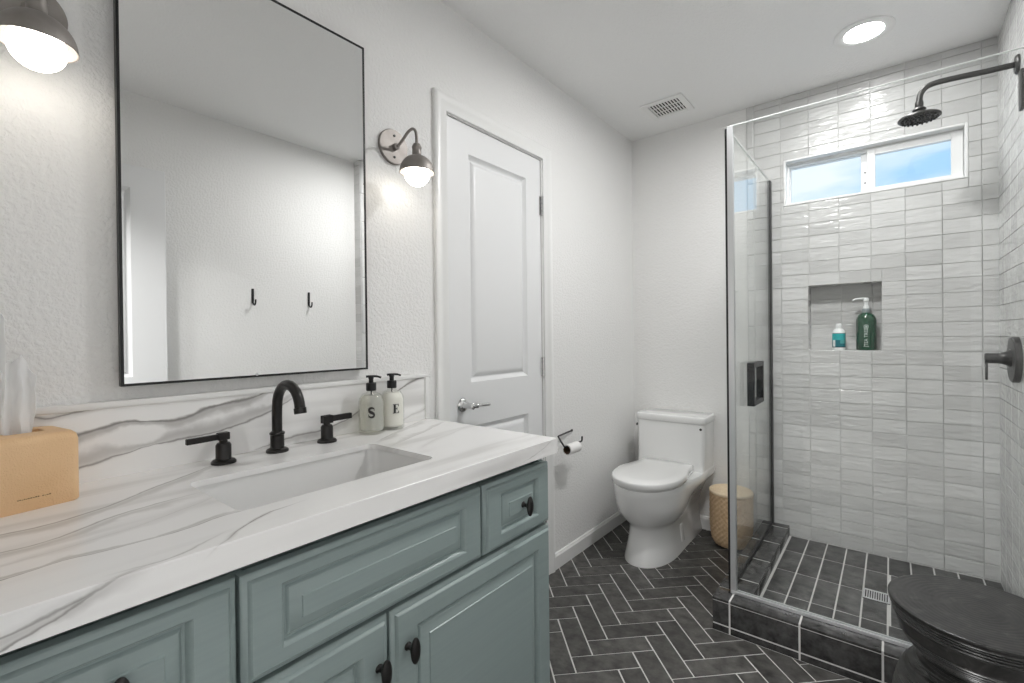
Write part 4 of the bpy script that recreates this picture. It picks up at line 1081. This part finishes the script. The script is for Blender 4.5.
# ------------------------------------------------------------------ toilet
TXC = 0.312
t = thing('toilet', 'white one-piece toilet with closed lid against the back wall', 'toilet', (TXC, 2.5, 0.0))
def lerp_tab(tab, z):
    for a, c in zip(tab, tab[1:]):
        if z <= c[0]:
            k = (z - a[0]) / (c[0] - a[0]) if c[0] > a[0] else 0
            return [p + (q - p) * k for p, q in zip(a[1:], c[1:])]
    return list(tab[-1][1:])
def outline(hw, yf, hr, yb, yc=2.46, ys=2.66, n=16, e=2.15):
    """closed ccw outline: bow at yf, half width hw about yc, half width hr from ys back to yb"""
    R = []
    for k in range(n + 1):                      # from bow to yc, right side
        a = k / n * PI / 2
        R.append((hw * math.sin(a) ** (2 / e), yc - (yc - yf) * math.cos(a) ** (2 / e)))
    for k in range(1, 9):
        s_ = k / 8; sm = s_ * s_ * (3 - 2 * s_); R.append((hw + (hr - hw) * sm, yc + (ys - yc) * s_))
    R += [(hr, yb - 0.012), (hr - 0.012, yb)]
    Lf = [(-x, y) for x, y in reversed(R[1:])]
    return R + Lf
TAB = [  # z, half width, bow y, rear half width
    (0.000, 0.128, 2.222, 0.124), (0.012, 0.127, 2.223, 0.123), (0.06, 0.117, 2.242, 0.114), (0.12, 0.109, 2.262, 0.108), (0.165, 0.108, 2.272, 0.107),
    (0.182, 0.114, 2.264, 0.108), (0.200, 0.132, 2.244, 0.112), (0.225, 0.151, 2.217, 0.119), (0.26, 0.165, 2.195, 0.132), (0.30, 0.174, 2.181, 0.150),
    (0.335, 0.175, 2.174, 0.184), (0.36, 0.178, 2.169, 0.197), (0.392, 0.179, 2.166, 0.199), (0.397, 0.176, 2.169, 0.196)]
bm = B(); rings = []
for k in range(len(TAB)):
    z, hw, yf, hr = TAB[k]
    rings.append([(TXC + x, y, z) for x, y in outline(hw, yf, hr, 2.895)])
rings_loft(bm, rings); obj('bowl', bm, M_PORC, t, angle=50)
bm = B(); yb0, yb1 = 2.690, 2.897
def rr_ring(hx, y0, y1, z, r, n=5): return [(TXC + x, y, z) for x, y in rounded(-hx, hx, y0, y1, r, n)]
rings_loft(bm, [rr_ring(0.194, 2.672, yb1, 0.385, 0.02), rr_ring(0.194, 2.684, yb1, 0.40, 0.022), rr_ring(0.195, 2.690, yb1, 0.43, 0.024), rr_ring(0.199, yb0 - 0.002, yb1, 0.6610, 0.026)]); obj('tank', bm, M_PORC, t, angle=50)
bm = B(); rings_loft(bm, [rr_ring(0.201, yb0 - 0.004, yb1, 0.6620, 0.026), rr_ring(0.2035, yb0 - 0.008, yb1 + 0.001, 0.6660, 0.028), rr_ring(0.2035, yb0 - 0.008, yb1 + 0.001, 0.6930, 0.028), rr_ring(0.2015, yb0 - 0.006, yb1, 0.6985, 0.027), rr_ring(0.194, yb0 + 0.002, yb1 - 0.006, 0.7015, 0.024)]); obj('tank_lid', bm, M_PORC, t, angle=50)
def slab_out(z0, z1, hw, yf, hr, yb, crown=0.0, e0=0.006):
    rings = []
    for z, i in ((z0, 0.003), (z0 + 0.003, 0.0), (z1 - e0, 0.0), (z1 - e0 * 0.35, e0 * 0.3), (z1, e0)):
        rings.append([(TXC + 0.004 + x, y, z) for x, y in outline(hw - i, yf + i, hr - i, yb - i, 2.40, 2.645, e=2.1)])
    for k, zz in ((0.7, 0.5), (0.35, 0.85), (0.08, 1.0)):
        c = (TXC + 0.004, 2.42)
        rings.append([(c[0] + (p[0] - c[0]) * k, c[1] + (p[1] - c[1]) * k, z1 + crown * zz) for p in rings[4]])
    return rings
bm = B(); rings_loft(bm, slab_out(0.398, 0.412, 0.172, 2.166, 0.145, 2.65)); obj('seat', bm, M_PORC, t, angle=50)
bm = B(); rings_loft(bm, slab_out(0.4080, 0.441, 0.182, 2.154, 0.142, 2.680, 0.003, 0.007)); obj('seat_lid', bm, M_PORC, t, angle=50)
bm = B(); lathe(bm, [(0.008, 0), (0.008, 0.010), (0.0, 0.011)], (TXC - 0.197, 2.735, 0.622), (-1, 0, 0), 16); box(bm, (TXC - 0.211, 2.712, 0.615), (TXC - 0.205, 2.742, 0.630), 0.002, 1); obj('flush_lever', bm, M_BLACK, t, label='small dark flush lever on the tank side')
bm = B(); lathe(bm, [(0.007, 0), (0.007, 0.0015), (0, 0.002)], (TXC + 0.180, yb0 - 0.001, 0.636), (0, -1, 0), 16); obj('tank_badge', bm, M_GUN, t, label='tiny dark round mark on the tank front')
Mx = Matrix.Translation((TXC + 0.1118, 2.568, 0.088)) @ Matrix.Rotation(math.radians(-7), 4, 'Y')
bm = B(); box(bm, (-0.010, -0.022, -0.046), (0.0045, 0.022, 0.046), 0.003, 2, mat=Mx); obj('bolt_cover', bm, M_PORC, t)

# toilet paper holder and roll
t = thing('paper_holder', 'black bent rod toilet paper holder on the wall beside the door', 'paper holder', (0.0, 2.128, 0.667))
bm = B(); lathe(bm, [(0.007, 0), (0.007, 0.003), (0.005, 0.005), (0, 0.005)], (0.0003, 2.128, 0.667), (1, 0, 0), 24); obj('wall_plate', bm, M_BLACK, t)
bm = B(); tube(bm, [(0.002, 2.128, 0.667), (0.029, 1.957, 0.669), (0.0305, 1.953, 0.6685), (0.033, 1.9515, 0.666), (0.077, 1.932, 0.630), (0.079, 1.935, 0.627), (0.080, 1.940, 0.626), (0.080, 2.090, 0.626), (0.080, 2.096, 0.628), (0.080, 2.099, 0.633), (0.080, 2.100, 0.650)], 0.0042, 12); obj('rod', bm, M_BLACK, t)
t = thing('toilet_paper_roll', 'nearly empty white toilet paper roll on the black holder', 'toilet paper', (0.080, 2.0, 0.610))
rc = (0.079, 1.955, 0.6075)
bm = B(); lathe(bm, [(0.0205, 0), (0.0262, 0), (0.0262, 0.098), (0.0205, 0.098)], rc, (0, 1, 0), 40, cap0=False, cap1=False); bmesh.ops.recalc_face_normals(bm, faces=bm.faces[:]); obj('paper', bm, M_PAPER, t)
bm = B(); lathe(bm, [(0.0196, 0), (0.0205, 0), (0.0205, 0.098), (0.0196, 0.098), (0.0196, 0)], rc, (0, 1, 0), 40, cap0=False, cap1=False); obj('cardboard_core', bm, M_CARD, t, label='brown cardboard core')

# ------------------------------------------------------------------ woven basket
t = thing('wicker_basket', 'small round tan woven basket between toilet and shower door', 'basket', (0.625, 2.777, 0.0))
def woven(bm, prof, c, seg=96, amp=0.0042, rows=4):
    rings = []; k = 0
    dense = []
    for (r0, z0), (r1, z1) in zip(prof, prof[1:]):
        n = max(1, int(round(math.hypot(r1 - r0, z1 - z0) / 0.0035)))
        dense += [(r0 + (r1 - r0) * i / n, z0 + (z1 - z0) * i / n) for i in range(n)]
    dense.append(prof[-1])
    for j, (r, z) in enumerate(dense):
        band = (j // rows) % 2; q = math.sin((j % rows + 0.5) / rows * PI)
        rings.append([(c[0] + (r + amp * q * math.sin(24 * 2 * PI * i / seg + band * PI)) * math.cos(2 * PI * i / seg), c[1] + (r + amp * q * math.sin(24 * 2 * PI * i / seg + band * PI)) * math.sin(2 * PI * i / seg), z) for i in range(seg)])
    rings_loft(bm, rings, cap0=True, cap1=True)
bm = B(); woven(bm, [(0.070, 0.002), (0.084, 0.010), (0.098, 0.035), (0.105, 0.075), (0.108, 0.13), (0.108, 0.290)], (0.625, 2.777)); obj('basket_body', bm, M_WICKER, t, angle=60)
bm = B(); lathe(bm, [(0.109, 0.289), (0.112, 0.292), (0.112, 0.300), (0.109, 0.304), (0.104, 0.302)], (0.625, 2.777, 0), (0, 0, 1), 64, cap0=False, cap1=False)
for k in range(9): 
    r = 0.104 - k * 0.0115; lathe(bm, [(r, 0.301), (r - 0.0035, 0.3035), (r - 0.008, 0.3035), (max(r - 0.0115, 0.0), 0.301)], (0.625, 2.777, 0), (0, 0, 1), 64, cap0=False, cap1=False)
obj('basket_lid', bm, M_WICKER2, t, label='paler woven lid')

# ------------------------------------------------------------------ stool
t = thing('stool', 'round black turned wood stool in front of the shower curb', 'stool', (1.490, 1.69, 0.0))
sx, sy = 1.490, 1.69
def dense_prof(keys, step):
    P = catmull([(r, z, 0) for r, z in keys], 12); out = []
    tot = 0
    for a, c in zip(P, P[1:]):
        n = max(1, int((c - a).length / step))
        for i in range(n): out.append(a + (c - a) * i / n)
    out.append(P[-1]); return [(p.x, p.y) for p in out]
def grooved(keys, pitch, amp, step=0.0022):
    P = dense_prof(keys, step); s_ = 0; out = [P[0]]
    for (r0, z0), (r1, z1) in zip(P, P[1:]):
        s_ += math.hypot(r1 - r0, z1 - z0); out.append((max(r1 + amp * math.sin(2 * PI * s_ / pitch), 0.001), z1))
    return out
bm = B(); lathe(bm, [(0.150, 0.0)] + grooved([(0.165, 0.002), (0.174, 0.03), (0.178, 0.08), (0.177, 0.14), (0.169, 0.205), (0.153, 0.258), (0.126, 0.290), (0.104, 0.306)], 0.0085, 0.0022), (sx, sy, 0), (0, 0, 1), 72, cap1=True); obj('base', bm, M_STOOL, t, angle=70)
bm = B(); lathe(bm, grooved([(0.104, 0.304), (0.118, 0.314), (0.140, 0.336), (0.158, 0.365), (0.173, 0.410), (0.1815, 0.442)], 0.0085, 0.0018) + [(0.1835, 0.446), (0.1830, 0.449), (0.180, 0.4505)] + [(0.176 - 0.002 * k, 0.4505 - 0.00012 * (1 - math.cos(k * 2 * PI / 6))) for k in range(86)] + [(0.0, 0.4505)], (sx, sy, 0), (0, 0, 1), 96); top = obj('seat', bm, M_STOOL, t, angle=50)
